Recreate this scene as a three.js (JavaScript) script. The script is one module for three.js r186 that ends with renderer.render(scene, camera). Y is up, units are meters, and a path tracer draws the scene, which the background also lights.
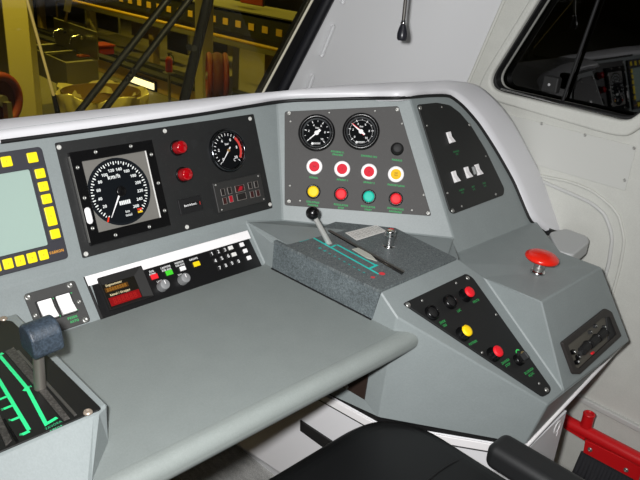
import * as THREE from 'three';
import { RoundedBoxGeometry } from 'three/addons/geometries/RoundedBoxGeometry.js';
import { mergeGeometries } from 'three/addons/utils/BufferGeometryUtils.js';
import { RectAreaLightUniformsLib } from 'three/addons/lights/RectAreaLightUniformsLib.js';
RectAreaLightUniformsLib.init();

// ------------------------------------------------------------------ camera, light, exposure
const scene = new THREE.Scene();
const FOV = 38, FPX = 240 / Math.tan(FOV * Math.PI / 360);
const PSI = 46 * Math.PI / 180, PITCH = 23.5 * Math.PI / 180, ROLL = -4.4 * Math.PI / 180;
const V = (x, y, z) => new THREE.Vector3(x, y, z);
const CAM = V(0, 1.31, 0);
const cF = V(Math.sin(PSI) * Math.cos(PITCH), -Math.sin(PITCH), -Math.cos(PSI) * Math.cos(PITCH));
const cR0 = V(Math.cos(PSI), 0, Math.sin(PSI)), cU0 = cR0.clone().cross(cF);
const cR = cR0.clone().multiplyScalar(Math.cos(ROLL)).addScaledVector(cU0, -Math.sin(ROLL));
const cU = cU0.clone().multiplyScalar(Math.cos(ROLL)).addScaledVector(cR0, Math.sin(ROLL));
const camera = new THREE.PerspectiveCamera(FOV, 640 / 480, 0.02, 200);
camera.position.copy(CAM);
camera.quaternion.setFromRotationMatrix(new THREE.Matrix4().makeBasis(cR, cU, cF.clone().negate()));
scene.add(camera);

const renderer = new THREE.WebGLRenderer({ antialias: true });
renderer.toneMapping = THREE.LinearToneMapping;
renderer.toneMappingExposure = 1.06;
renderer.shadowMap.enabled = true;
scene.background = new THREE.Color(0x020202);

// the photographer's flash beside the lens
const flash = new THREE.SpotLight(0xfdfcfc, 6.0, 0, 50 * Math.PI / 180, 1);
flash.name = 'camera_flash';
flash.position.copy(CAM).addScaledVector(cR, -0.045).addScaledVector(cU, 0.035);
flash.target.position.copy(CAM).addScaledVector(cF, 2).addScaledVector(cR, 0.05); scene.add(flash.target);
flash.castShadow = true; flash.shadow.radius = 1; scene.add(flash);

// ------------------------------------------------------------------ helpers
let seed = 12345;
const rnd = () => (seed = (seed * 1664525 + 1013904223) >>> 0) / 4294967296;
const DEG = Math.PI / 180;
function rayDir(px, py) { return cF.clone().multiplyScalar(FPX).addScaledVector(cR, px - 320).addScaledVector(cU, 240 - py).normalize(); }
function hit(px, py, pl, dz = 0) {
  const d = rayDir(px, py), o = pl.o.clone().addScaledVector(pl.n, dz);
  return CAM.clone().addScaledVector(d, o.sub(CAM).dot(pl.n) / d.dot(pl.n));
}
const plane = (o, n) => ({ o, n: n.clone().normalize() });
const plane3 = (a, b, c) => { const n = b.clone().sub(a).cross(c.clone().sub(a)).normalize(); if (n.y < 0) n.negate(); return { o: a.clone(), n }; };
const lean = (o, deg) => plane(o, V(0, Math.sin(deg * DEG), Math.cos(deg * DEG)));
const onY = (px, py, h) => hit(px, py, { o: V(0, h, 0), n: V(0, 1, 0) });
const onX = (px, py, x) => hit(px, py, { o: V(x, 0, 0), n: V(-1, 0, 0) });
const at = (px, py, d) => CAM.clone().addScaledVector(rayDir(px, py), d);
const used = {};
function numbered(n) { if (!(n in used)) { used[n] = 0; return n; } used[n]++; return n + '_' + String(used[n]).padStart(3, '0'); }
function mesh(name, geo, mat, parent) {
  const m = new THREE.Mesh(geo, mat); m.name = parent ? name : numbered(name);
  m.castShadow = m.receiveShadow = true; (parent || scene).add(m); return m;
}
function tag(o, label, category, group) { o.userData = { ...o.userData, label, category }; if (group) o.userData.group = group; return o; }
function thing(name, label, category, group) { const g = new THREE.Group(); g.name = numbered(name); scene.add(g); return tag(g, label, category, group); }
function part(name, parent) { const g = new THREE.Group(); g.name = name; parent.add(g); return g; }
function structure(name, geo, mat, label) { const m = mesh(name, geo, mat); m.userData = { kind: 'structure', label }; return m; }

// a panel frame lying in a plane: x = level direction, y = up the plane, z = out of it
function seatIn(g, pl, cpx, cpy) {
  const n = pl.n.clone(), up = Math.abs(n.y) > 0.995 ? V(0, 0, -1) : V(0, 1, 0);
  const u = up.clone().cross(n).normalize(); if (Math.abs(n.y) > 0.995) u.set(1, 0, 0);
  const v = n.clone().cross(u).normalize(); u.copy(v.clone().cross(n));
  const o = hit(cpx, cpy, pl);
  g.position.copy(o); g.quaternion.setFromRotationMatrix(new THREE.Matrix4().makeBasis(u, v, n));
  return (px, py, dz = 0) => { const p = hit(px, py, pl, dz).sub(o); return [p.dot(u), p.dot(v)]; };
}
function shapeOf(pts, r = 0) {
  const s = new THREE.Shape();
  if (!r) { pts.forEach((p, i) => i ? s.lineTo(p[0], p[1]) : s.moveTo(p[0], p[1])); s.closePath(); return s; }
  const n = pts.length;
  for (let i = 0; i < n; i++) {
    const a = pts[(i + n - 1) % n], b = pts[i], c = pts[(i + 1) % n];
    const la = Math.hypot(a[0] - b[0], a[1] - b[1]), lc = Math.hypot(c[0] - b[0], c[1] - b[1]);
    const ra = Math.min(r, la * 0.45) / la, rc = Math.min(r, lc * 0.45) / lc;
    const p = [b[0] + (a[0] - b[0]) * ra, b[1] + (a[1] - b[1]) * ra], q = [b[0] + (c[0] - b[0]) * rc, b[1] + (c[1] - b[1]) * rc];
    i ? s.lineTo(p[0], p[1]) : s.moveTo(p[0], p[1]);
    s.quadraticCurveTo(b[0], b[1], q[0], q[1]);
  }
  s.closePath(); return s;
}
function bounds2(pts) { const x = pts.map(p => p[0]), y = pts.map(p => p[1]); return [Math.min(...x), Math.min(...y), Math.max(...x), Math.max(...y)]; }
function planarUV(g, b) {
  const p = g.attributes.position, uv = new Float32Array(p.count * 2);
  for (let i = 0; i < p.count; i++) {
    uv[2 * i] = b ? (p.getX(i) - b[0]) / (b[2] - b[0]) : p.getX(i);
    uv[2 * i + 1] = b ? (p.getY(i) - b[1]) / (b[3] - b[1]) : p.getY(i);
  }
  g.setAttribute('uv', new THREE.BufferAttribute(uv, 2)); return g;
}
// extruded plate from z0 to z0 + t with a small chamfer
function plateGeo(pts, t, { r = 0, bev = 0.0006, z0 = 0, holes = [], seg = 1 } = {}) {
  const s = pts instanceof THREE.Shape ? pts : shapeOf(pts, r);
  for (const h of holes) s.holes.push(h);
  const g = new THREE.ExtrudeGeometry(s, { depth: t - 2 * bev, bevelEnabled: bev > 0, bevelSize: bev, bevelThickness: bev, bevelOffset: -bev, bevelSegments: seg, curveSegments: 8 });
  g.translate(0, 0, z0 + bev); return g;
}
// a lathe whose axis is +z
function lathe(prof, seg = 20) { const g = new THREE.LatheGeometry(prof.map(p => new THREE.Vector2(p[0], p[1])), seg); g.rotateX(Math.PI / 2); return g; }
function latheY(prof, seg = 20) { return new THREE.LatheGeometry(prof.map(p => new THREE.Vector2(p[0], p[1])), seg); }
function tube(pts, r, seg = 24, rs = 8, closed = false) { return new THREE.TubeGeometry(new THREE.CatmullRomCurve3(pts, closed, 'catmullrom', 0.3), seg, r, rs, closed); }
function rod(a, b, r0, r1 = r0, rs = 12) {
  const d = b.clone().sub(a), g = new THREE.CylinderGeometry(r1, r0, d.length(), rs);
  g.applyQuaternion(new THREE.Quaternion().setFromUnitVectors(V(0, 1, 0), d.normalize()));
  const c = a.clone().add(b).multiplyScalar(0.5); g.translate(c.x, c.y, c.z); return g;
}
function boxAt(w, h, d, x, y, z, r = 0) { const g = r ? new RoundedBoxGeometry(w, h, d, 2, r) : new THREE.BoxGeometry(w, h, d); g.translate(x, y, z); return g; }
function merge(list) { return mergeGeometries(list.map(g => { const q = g.index ? g.toNonIndexed() : g; for (const k of Object.keys(q.attributes)) if (!['position', 'normal', 'uv'].includes(k)) q.deleteAttribute(k); return q; })); }
// facets with small chamfers on the shared edges
function facets(faces, b = 0.0025) {
  const key = p => p.toArray().map(x => Math.round(x * 2e3)).join(), pos = [];
  const edges = new Map(), corner = new Map();
  const ek = (a, c) => { const x = key(a), y = key(c); return x < y ? x + '|' + y : y + '|' + x; };
  const F = faces.map(f => f.filter((p, i) => key(p) !== key(f[(i + 1) % f.length])));
  F.forEach(f => f.forEach((p, i) => { const k = ek(p, f[(i + 1) % f.length]); edges.set(k, (edges.get(k) || 0) + 1); }));
  const slot = new Map();
  const tri = (a, c, d) => pos.push(...a.toArray(), ...c.toArray(), ...d.toArray());
  F.forEach((f, fi) => {
    const n = V(0, 0, 0);
    f.forEach((p, i) => { const q = f[(i + 1) % f.length]; n.x += (p.y - q.y) * (p.z + q.z); n.y += (p.z - q.z) * (p.x + q.x); n.z += (p.x - q.x) * (p.y + q.y); });
    n.normalize();
    const m = f.length, ins = [];
    for (let i = 0; i < m; i++) {
      const a = f[(i + m - 1) % m], p = f[i], c = f[(i + 1) % m];
      const e0 = p.clone().sub(a).normalize(), e1 = c.clone().sub(p).normalize();
      const b0 = edges.get(ek(a, p)) > 1 ? b : 0, b1 = edges.get(ek(p, c)) > 1 ? b : 0;
      const sn = Math.max(-1, Math.min(1, e0.clone().cross(e1).dot(n)));
      const q = p.clone();
      if (Math.abs(sn) > 0.05) q.addScaledVector(e1, b0 / sn).addScaledVector(e0, -b1 / sn);
      else q.addScaledVector(n.clone().cross(e1), Math.max(b0, b1));
      ins.push(q);
      const ck = key(p); if (!corner.has(ck)) corner.set(ck, []); corner.get(ck).push([q, n]);
    }
    const u = f[1].clone().sub(f[0]).normalize(), v = n.clone().cross(u);
    for (const t of THREE.ShapeUtils.triangulateShape(ins.map(p => new THREE.Vector2(p.dot(u), p.dot(v))), [])) tri(ins[t[0]], ins[t[1]], ins[t[2]]);
    for (let i = 0; i < m; i++) {
      const k = ek(f[i], f[(i + 1) % m]);
      if (edges.get(k) < 2) continue;
      if (!slot.has(k)) slot.set(k, { a: f[i], p: ins[i], q: ins[(i + 1) % m] });
      else {
        const s = slot.get(k), same = key(s.a) === key(f[i]);
        const r0 = same ? ins[i] : ins[(i + 1) % m], r1 = same ? ins[(i + 1) % m] : ins[i];
        tri(s.p, s.q, r1); tri(s.p, r1, r0);
      }
    }
  });
  for (const list of corner.values()) {
    if (list.length < 3) continue;
    const c = V(0, 0, 0), n = V(0, 0, 0); list.forEach(([q, m]) => { c.add(q); n.add(m); }); c.multiplyScalar(1 / list.length); n.normalize();
    const u = (Math.abs(n.y) < 0.9 ? V(0, 1, 0) : V(1, 0, 0)).cross(n).normalize(), v = n.clone().cross(u);
    const s = list.map(([q]) => q).sort((p, q) => Math.atan2(p.clone().sub(c).dot(v), p.clone().sub(c).dot(u)) - Math.atan2(q.clone().sub(c).dot(v), q.clone().sub(c).dot(u)));
    for (let i = 0; i < s.length; i++) tri(c, s[i], s[(i + 1) % s.length]);
  }
  const g = new THREE.BufferGeometry();
  g.setAttribute('position', new THREE.BufferAttribute(new Float32Array(pos), 3));
  g.computeVertexNormals(); return metreUV(g);
}
// uv in metres, taken from the dominant axis of each face
function metreUV(g) {
  if (g.index) g = g.toNonIndexed();
  const p = g.attributes.position, n = g.attributes.normal, uv = new Float32Array(p.count * 2);
  for (let i = 0; i < p.count; i++) {
    const ax = Math.abs(n.getX(i)), ay = Math.abs(n.getY(i)), az = Math.abs(n.getZ(i));
    const [a, b] = ay >= ax && ay >= az ? [p.getX(i), p.getZ(i)] : ax >= az ? [p.getZ(i), p.getY(i)] : [p.getX(i), p.getY(i)];
    uv[2 * i] = a; uv[2 * i + 1] = b;
  }
  g.setAttribute('uv', new THREE.BufferAttribute(uv, 2)); return g;
}

// ------------------------------------------------------------------ materials
function noiseTex(n, amp, mid, coarse, metres, tint) {
  const d = new Uint8Array(n * n * 4), c = 16, lo = [];
  for (let i = 0; i < c * c; i++) lo.push(rnd() - 0.5);
  for (let y = 0; y < n; y++) for (let x = 0; x < n; x++) {
    const fx = x / n * c, fy = y / n * c, x0 = fx | 0, y0 = fy | 0, tx = fx - x0, ty = fy - y0;
    const L = (i, j) => lo[((j + c) % c) * c + (i + c) % c];
    const s = (1 - tx) * (1 - ty) * L(x0, y0) + tx * (1 - ty) * L(x0 + 1, y0) + (1 - tx) * ty * L(x0, y0 + 1) + tx * ty * L(x0 + 1, y0 + 1);
    const v = mid + (rnd() - 0.5) * amp + s * coarse;
    for (let k = 0; k < 3; k++) d[(y * n + x) * 4 + k] = Math.max(0, Math.min(255, v * (tint ? tint[k] : 1)));
    d[(y * n + x) * 4 + 3] = 255;
  }
  const t = new THREE.DataTexture(d, n, n); t.wrapS = t.wrapT = THREE.RepeatWrapping; t.magFilter = THREE.LinearFilter; t.minFilter = THREE.LinearMipmapLinearFilter;
  t.generateMipmaps = true; t.repeat.set(1 / metres, 1 / metres); t.needsUpdate = true; return t;
}
const srgb = t => { t.colorSpace = THREE.SRGBColorSpace; return t; };
const std = (color, roughness = 0.6, o = {}) => new THREE.MeshStandardMaterial({ color, roughness, side: THREE.DoubleSide, ...o });
const paintBump = noiseTex(256, 120, 128, 60, 0.12);
const speckMap = srgb(noiseTex(256, 90, 205, 30, 0.4));
const softMap = srgb(noiseTex(256, 10, 244, 6, 0.3));
const M = {
  desk: std(0x8a9292, 0.5, { map: softMap, bumpMap: paintBump, bumpScale: 0.00012 }),
  table: std(0x838a88, 0.46, { map: softMap, bumpMap: paintBump, bumpScale: 0.0001 }),
  speck: std(0x727c7f, 0.6, { map: speckMap, bumpMap: paintBump, bumpScale: 0.0005 }),
  cowl: std(0xd8d8db, 0.42),
  wall: std(0xd0d1ca, 0.55, { map: softMap }),
  pillar: std(0xd6d7d8, 0.33),
  rubber: std(0x0c0c0d, 0.6), seal: std(0x17181c, 0.45),
  blackGloss: std(0x0b0b0c, 0.25), blackMatt: std(0x161616, 0.65), darkGrey: std(0x2b2c2d, 0.6),
  chrome: std(0xd8d8d8, 0.18, { metalness: 1 }), steel: std(0xa8a8a4, 0.4, { metalness: 0.85 }), darkSteel: std(0x6a6864, 0.45, { metalness: 0.7 }),
  white: std(0xf2f0f0, 0.4), offWhite: std(0xdfdeda, 0.5), red: std(0xe41424, 0.6), redPaint: std(0xc8141a, 0.35), yellow: std(0xffd400, 0.6), keyYellow: std(0xf7de08, 0.45),
  teal: std(0x12c0a8, 0.6), green: std(0x3fc828, 0.45), grey: std(0x8f9190, 0.5), cream: std(0xc9c4b0, 0.55),
  leather: std(0x0c0d0e, 0.5), plasticBlack: std(0x1a1b1c, 0.5),
};
const redLens = new THREE.MeshPhysicalMaterial({ color: 0xa2040f, roughness: 0.12, clearcoat: 1, clearcoatRoughness: 0.05, side: THREE.DoubleSide });

// printed plate faces: canvas in the plate's own metres
function canvasTex(b, ppm, base, noise, draw) {
  const w = b[2] - b[0], h = b[3] - b[1], k = Math.min(ppm, 1200 / Math.max(w, h));
  const c = document.createElement('canvas'); c.width = Math.max(8, Math.round(w * k)); c.height = Math.max(8, Math.round(h * k));
  const x = c.getContext('2d'); x.fillStyle = base; x.fillRect(0, 0, c.width, c.height);
  for (let i = 0; i < noise; i++) { x.fillStyle = rnd() < 0.5 ? 'rgba(255,255,255,0.05)' : 'rgba(0,0,0,0.10)'; const s = 1 + rnd() * 4; x.fillRect(rnd() * c.width, rnd() * c.height, s, s); }
  const X = a => (a - b[0]) * k, Y = a => (b[3] - a) * k;
  const P = {
    ctx: x, X, Y, k,
    text(s, p, hgt, color, { align = 'center', rot = 0, weight = 'bold' } = {}) {
      x.save(); x.translate(X(p[0]), Y(p[1])); x.rotate(-rot); x.fillStyle = color; x.font = `${weight} ${Math.max(4, hgt * k * 1.35)}px sans-serif`;
      x.textAlign = align; x.textBaseline = 'middle'; x.fillText(s, 0, 0); x.restore();
    },
    line(pts, wd, color) { x.strokeStyle = color; x.lineWidth = wd * k; x.lineJoin = 'miter'; x.beginPath(); pts.forEach((p, i) => i ? x.lineTo(X(p[0]), Y(p[1])) : x.moveTo(X(p[0]), Y(p[1]))); x.stroke(); },
    poly(pts, color) { x.fillStyle = color; x.beginPath(); pts.forEach((p, i) => i ? x.lineTo(X(p[0]), Y(p[1])) : x.moveTo(X(p[0]), Y(p[1]))); x.closePath(); x.fill(); },
    disc(p, r, color) { x.fillStyle = color; x.beginPath(); x.arc(X(p[0]), Y(p[1]), r * k, 0, 7); x.fill(); },
    arc(p, r, a0, a1, wd, color) { x.strokeStyle = color; x.lineWidth = wd * k; x.beginPath(); x.arc(X(p[0]), Y(p[1]), r * k, -a1, -a0); x.stroke(); },
  };
  draw(P);
  const t = new THREE.CanvasTexture(c); t.colorSpace = THREE.SRGBColorSpace; t.anisotropy = 8; return t;
}
function printedPlate(name, pts, t, parent, { r = 0, z0 = 0, base = '#222', noise = 600, ppm = 4000, rough = 0.6, bump, holes, draw = () => {} } = {}) {
  const b = bounds2(pts), g = planarUV(plateGeo(pts, t, { r, z0, holes }), b);
  const m = std(0xffffff, rough, { map: canvasTex(b, ppm, base, noise, draw) });
  return mesh(name, g, m, parent);
}
// small recurring pieces
const screwGeo = lathe([[0, 0.0009], [0.0012, 0.0009], [0.0014, 0.0018], [0.0026, 0.0016], [0.0033, 0.0006], [0.0034, 0]], 12);
function screw(parent, x, y, z, s = 1, mat = M.steel, name = 'screw') { const m = mesh(name, screwGeo, mat, parent); m.position.set(x, y, z); m.scale.setScalar(s); return m; }
const GREEN = '#35b060';

// ------------------------------------------------------------------ desk planes, measured from the photograph
const TABLE_Y = 0.75, Z_R = -0.874;
const PL_R = lean(V(0, TABLE_Y, Z_R), 42);
const CREASE = hit(170, 244, PL_R);                       // fold between the slope and the upright fascia
CREASE.y = 0.815; CREASE.z = Z_R - (0.815 - TABLE_Y) * Math.tan(42 * DEG);
const PL_M = lean(CREASE, 21.5);
const L0 = hit(277, 105, PL_M), L1 = hit(282, 208, PL_M);
const PL_G = plane3(L0, L1, L1.clone().add(V(Math.cos(50 * DEG), 0, Math.sin(50 * DEG))));
const PL_K = lean(hit(447, 216, PL_G), 32);
const LID_Y = 0.803, FLAT_Y = 0.774, BOX_FZ = -0.608;
const PL_T = plane(V(0, LID_Y, BOX_FZ), V(0, Math.cos(36 * DEG), Math.sin(36 * DEG)));
const WALL_X = 1.42;
const zM = y => CREASE.z - (y - CREASE.y) * Math.tan(21.5 * DEG);
const zK = y => PL_K.o.z - (y - PL_K.o.y) * Math.tan(32 * DEG);
function meet(a, b, y) { // point of two planes at height y
  const A = a.n, B = b.n, da = A.dot(a.o) - A.y * y, db = B.dot(b.o) - B.y * y, det = A.x * B.z - A.z * B.x;
  return V((da * B.z - A.z * db) / det, y, (A.x * db - da * B.x) / det);
}
const TOP_Y = 1.022, S_Y = 0.799, DL = -0.62;

// ------------------------------------------------------------------ cab shell
const CEIL_Y = 2.15, CAB_L = -1.35, CAB_B = 1.25;
structure('floor', boxAt(3.2, 0.06, 3.2, 0.1, -0.03, -0.2), std(0xcbb48a, 0.7, { map: speckMap }), 'brown cab floor under the driver desk');
structure('ceiling', boxAt(3.1, 0.05, 2.8, 0.05, CEIL_Y + 0.025, 0), M.wall, 'pale cab ceiling');
structure('wall_left', boxAt(0.05, CEIL_Y, 2.9, CAB_L - 0.025, CEIL_Y / 2, -0.1), std(0x77787a, 0.6), 'grey cab wall at the far side');
structure('wall_rear', boxAt(2.9, CEIL_Y, 0.05, 0.05, CEIL_Y / 2, CAB_B + 0.025), std(0x55575a, 0.6), 'grey rear wall of the cab');
const SW_Z = -1.235; // windscreen foot
const PL_WS = plane(V(0, 1.04, -1.2), V(0, -Math.sin(25 * DEG), Math.cos(25 * DEG)));
const wsAt = (x, y) => V(x, y, -1.2 + (y - 1.04) * Math.tan(25 * DEG));
// front wall under the windscreen
structure('wall_front', boxAt(2.8, 0.93, 0.05, 0.03, 0.465, -1.27), M.wall, 'cab front wall below the windscreen');
{ // side wall with the window opening, drawn in (z, y) on the plane x = WALL_X
  const w = (px, py) => { const p = onX(px, py, WALL_X); return [p.z, p.y]; };
  const e0 = w(545, 0), e1 = w(497, 78), s = (1.72 - e0[1]) / (e0[1] - e1[1]);
  const tl = [e0[0] + (e0[0] - e1[0]) * s, 1.72];
  const hole = [tl, w(493, 78), w(497, 90), w(630, 121), w(643, 112), [0.1, 1.72]];
  const holeS = shapeOf(hole, 0.03);
  const s0 = new THREE.Shape([[-1.35, 0], [CAB_B, 0], [CAB_B, CEIL_Y], [-1.35, CEIL_Y]].map(p => new THREE.Vector2(...p)));
  s0.holes.push(new THREE.Path(holeS.getPoints(6)));
  const toWall = (g, t = 0) => { g.applyMatrix4(new THREE.Matrix4().makeBasis(V(0, 0, 1), V(0, 1, 0), V(-1, 0, 0))); g.translate(t, 0, 0); return g; };
  const g = toWall(new THREE.ExtrudeGeometry(s0, { depth: 0.05, bevelEnabled: false }), 0.05); g.translate(WALL_X, 0, 0);
  structure('wall_right', metreUV(g), M.wall, 'pale grey cab side wall with the side window');
  // window: rounded white surround, black rubber, glass
  const win = new THREE.Group(); win.name = 'window_2'; win.userData = { kind: 'structure', label: 'dark side window of the cab with a black rubber seal' }; scene.add(win);
  const cen = hole.reduce((a, p) => [a[0] + p[0] / hole.length, a[1] + p[1] / hole.length], [0, 0]);
  const grow = d => shapeOf(hole.map(p => { const l = Math.hypot(p[0] - cen[0], p[1] - cen[1]); return [p[0] + (p[0] - cen[0]) / l * d, p[1] + (p[1] - cen[1]) / l * d]; }), 0.03 + d);
  const ring = (d0, d1, t, z0, bev) => { const o = grow(d1); o.holes.push(new THREE.Path(grow(d0).getPoints(8))); const q = toWall(new THREE.ExtrudeGeometry(o, { depth: t, bevelEnabled: true, bevelSize: bev, bevelThickness: bev, bevelOffset: -bev, bevelSegments: 3, curveSegments: 8 }), t); q.translate(WALL_X + z0, 0, 0); return q; };
  mesh('frame', ring(0.0, 0.035, 0.012, -0.012, 0.006), M.wall, win);
  mesh('seal', ring(-0.007, 0.003, 0.02, -0.003, 0.002), M.rubber, win);
  const pane = toWall(new THREE.ShapeGeometry(grow(-0.005))); pane.translate(WALL_X + 0.03, 0, 0);
  mesh('pane', pane, new THREE.MeshPhysicalMaterial({ color: 0x4a4b46, transmission: 1, thickness: 0, roughness: 0.02, ior: 1.6, side: THREE.DoubleSide }), win);
  const d0 = onX(598, 0, WALL_X + 0.02), d1 = onX(562, 103, WALL_X + 0.02);
  mesh('divider', rod(d1, d0.clone().add(d0.clone().sub(d1).multiplyScalar(3)), 0.004, 0.004, 6), M.rubber, win);
  const la = onX(553, 84, WALL_X);
  const lt = part('latch', win);
  mesh('latch_body', boxAt(0.018, 0.034, 0.036, WALL_X - 0.006, la.y, la.z, 0.004), M.blackMatt, lt);
  mesh('latch_bolt', rod(V(WALL_X - 0.017, la.y, la.z), V(WALL_X - 0.013, la.y, la.z), 0.003), M.chrome, lt);
  mesh('chrome_strip', rod(onX(501, 89, WALL_X - 0.004), onX(624, 120, WALL_X - 0.004), 0.0022, 0.0022, 8), M.chrome, win);
}
{ // corner pillar between windscreen and side wall: a rounded swept sheet
  const gb = hit(262, 92, PL_WS), gt = hit(311, 0, PL_WS), bl = hit(287, 92, PL_WS), br = onX(466, 90, WALL_X), tr = onX(505, 0, WALL_X);
  const g0 = new THREE.BufferGeometry(), pos = [], idx = [], NU = 24, NV = 10;
  const ext = (a, b, t) => a.clone().addScaledVector(b.clone().sub(a), t);
  const tl = bl.clone().lerp(ext(gb, gt, 4.3).add(V(0.012, 0, 0)), 1 / 4.3);
  for (let j = 0; j <= NV; j++) {
    const t = -0.5 + j / NV * 5.2;
    const a = ext(bl, tl, t), b = ext(br, tr, t);
    const c = V(WALL_X - 0.01, (a.y + b.y) / 2, a.z + 0.06);
    for (let i = 0; i <= NU; i++) { const u = i / NU, p = a.clone().multiplyScalar((1 - u) ** 2).addScaledVector(c, 2 * u * (1 - u)).addScaledVector(b, u * u); pos.push(p.x, p.y, p.z); }
  }
  for (let j = 0; j < NV; j++) for (let i = 0; i < NU; i++) { const a = j * (NU + 1) + i; idx.push(a, a + 1, a + NU + 1, a + 1, a + NU + 2, a + NU + 1); }
  g0.setAttribute('position', new THREE.Float32BufferAttribute(pos, 3)); g0.setIndex(idx); g0.computeVertexNormals();
  const pil = new THREE.Group(); pil.name = 'windscreen_pillar'; pil.userData = { kind: 'structure', label: 'light grey curved corner pillar beside the windscreen with oval slots' }; scene.add(pil);
  mesh('pillar_panel', g0, M.pillar, pil);
  mesh('edge_strip', tube([ext(br, tr, -0.3), br, tr, ext(br, tr, 4.5)].map(p => p.clone().add(V(-0.004, 0, 0))), 0.004, 12, 8), M.wall, pil);
  const PLp = plane3(bl, tl, bl.clone().add(V(0.2, 0, 0.06)));
  for (const [x0, y0, x1, y1] of [[350, -30, 341, 3], [333, 23, 320, 56], [312.5, 73, 303, 100]]) {
    const a = hit(x0, y0, PLp), b = hit(x1, y1, PLp);
    const L = a.distanceTo(b), rr = 0.0055, s = new THREE.Shape(); s.absarc(L / 2 - rr, 0, rr, -Math.PI / 2, Math.PI / 2); s.absarc(-L / 2 + rr, 0, rr, Math.PI / 2, Math.PI * 1.5); s.closePath();
    const inner = new THREE.Path(); inner.absarc(L / 2 - rr, 0, rr - 0.0015, -Math.PI / 2, Math.PI / 2); inner.absarc(-L / 2 + rr, 0, rr - 0.0015, Math.PI / 2, Math.PI * 1.5);
    const pn = PLp.n.clone(); if (pn.dot(CAM.clone().sub(a)) < 0) pn.negate();
    const dx = b.clone().sub(a).normalize(), o = a.clone().add(b).multiplyScalar(0.5).addScaledVector(pn, 0.002);
    const mt = new THREE.Matrix4().makeBasis(dx, pn.clone().cross(dx), pn).setPosition(o);
    const back = new THREE.ShapeGeometry(s, 6); back.applyMatrix4(mt);
    const sl = part('oval_slot', pil);
    mesh('slot_cover', back, M.pillar, sl);
    s.holes.push(inner); const rim = new THREE.ExtrudeGeometry(s, { depth: 0.005, bevelEnabled: false, curveSegments: 6 }); rim.applyMatrix4(mt); mesh('slot_rim', rim, M.pillar, sl);
  }
  // windscreen: glass, black rubber edge, thin bright trim
  const ws = new THREE.Group(); ws.name = 'window_1'; ws.userData = { kind: 'structure', label: 'raked windscreen looking out into the yellow-lit workshop' }; scene.add(ws);
  const gB = ext(gb, gt, -0.25), gT = ext(gb, gt, 4.3);
  const q = new THREE.BufferGeometry(); const lB = wsAt(CAB_L, gB.y), lT = wsAt(CAB_L, gT.y);
  q.setAttribute('position', new THREE.Float32BufferAttribute([lB, gB, gT, lB, gT, lT].flatMap(p => p.toArray()), 3)); q.computeVertexNormals();
  mesh('pane', q, new THREE.MeshPhysicalMaterial({ color: 0xf2ecca, transmission: 1, thickness: 0, roughness: 0, ior: 1.45, side: THREE.DoubleSide }), ws);
  const pb = ext(bl, tl, -0.25), pt = ext(bl, tl, 4.3);
  const band = (a0, a1, b0, b1, lift) => { const n = V(0, -Math.sin(25 * DEG), Math.cos(25 * DEG)); const P = [a0, b0, b1, a1].map(p => p.clone().addScaledVector(n, lift)), Q = [a0, b0, b1, a1].map(p => p.clone().addScaledVector(n, -0.02)); return facets([P, Q, ...P.map((p, i) => [p, P[(i + 1) % 4], Q[(i + 1) % 4], Q[i]])], 0.002); };
  mesh('rubber_edge', band(gB, gT, pb, pt, -0.004), M.rubber, ws);
  const mid = (a, b, t) => a.clone().lerp(b, t);
  mesh('rubber_bead', rod(mid(gB, pb, 0.72).add(V(0, 0, 0.004)), mid(gT, pt, 0.72).add(V(0, 0, 0.004)), 0.012, 0.012, 10), M.seal, ws);
  mesh('bright_trim', rod(gB.clone().add(V(0, 0, 0.004)), gT.clone().add(V(0, 0, 0.004)), 0.0028, 0.0028, 8), M.cream, ws);
  mesh('header', boxAt(2.8, CEIL_Y - gT.y + 0.02, 0.06, 0.05, (CEIL_Y + gT.y) / 2, wsAt(0, gT.y).z), M.wall, ws);
}
{ // fill lamp added on the unseen ceiling to even out the flash
  const t = thing('added_fill_lamp', 'added flat white fill lamp on the unseen ceiling above the driver desk', 'lamp');
  mesh('housing', boxAt(0.9, 0.03, 0.34, 0.25, CEIL_Y - 0.015, 0.1, 0.008), M.offWhite, t);
  mesh('diffuser', boxAt(0.84, 0.008, 0.28, 0.25, CEIL_Y - 0.032, 0.1), std(0xffffff, 0.6, { emissive: 0xf8f8ff, emissiveIntensity: 0.6 }), t);
  const l = new THREE.RectAreaLight(0xfdfcfb, 4.2, 0.84, 0.28); l.name = 'added_fill_light'; l.position.set(0.25, CEIL_Y - 0.04, 0.1); l.lookAt(0.25, 0, 0.1); l.castShadow = true; t.add(l);
}

// ------------------------------------------------------------------ the desk itself
const mgT = meet(PL_M, PL_G, TOP_Y), mgB = meet(PL_M, PL_G, S_Y);
const gkT = meet(PL_G, PL_K, 1.04), gkB = meet(PL_G, PL_K, S_Y);
const CHX = 0.765;
const v484 = V(onY(484, 277, FLAT_Y).x, FLAT_Y, BOX_FZ + (LID_Y - FLAT_Y) / Math.tan(36 * DEG));
const v541 = onY(541, 302, FLAT_Y), v596 = onY(596, 265, FLAT_Y), v561 = onY(561, 252, FLAT_Y);
v541.x = v484.x; v596.z = v541.z; v561.x = v596.x;
const v564 = hit(564, 392, PL_T), v623 = onY(623, 338, v564.y); v623.z = v564.z;
const vA = hit(397, 317, PL_T), vE = hit(548, 405, PL_T);
const boxFL = V(vA.x, LID_Y, BOX_FZ), boxFR = V(0.985, LID_Y, BOX_FZ);
const B_Y = 0.555;
const vB2 = onY(526, 444, B_Y), vB1 = hit(379, 417, plane3(vA, vE, vB2)), vB3 = onY(621, 343, 0.6);
const PL_RF = plane3(v541, v596, v564);
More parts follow.
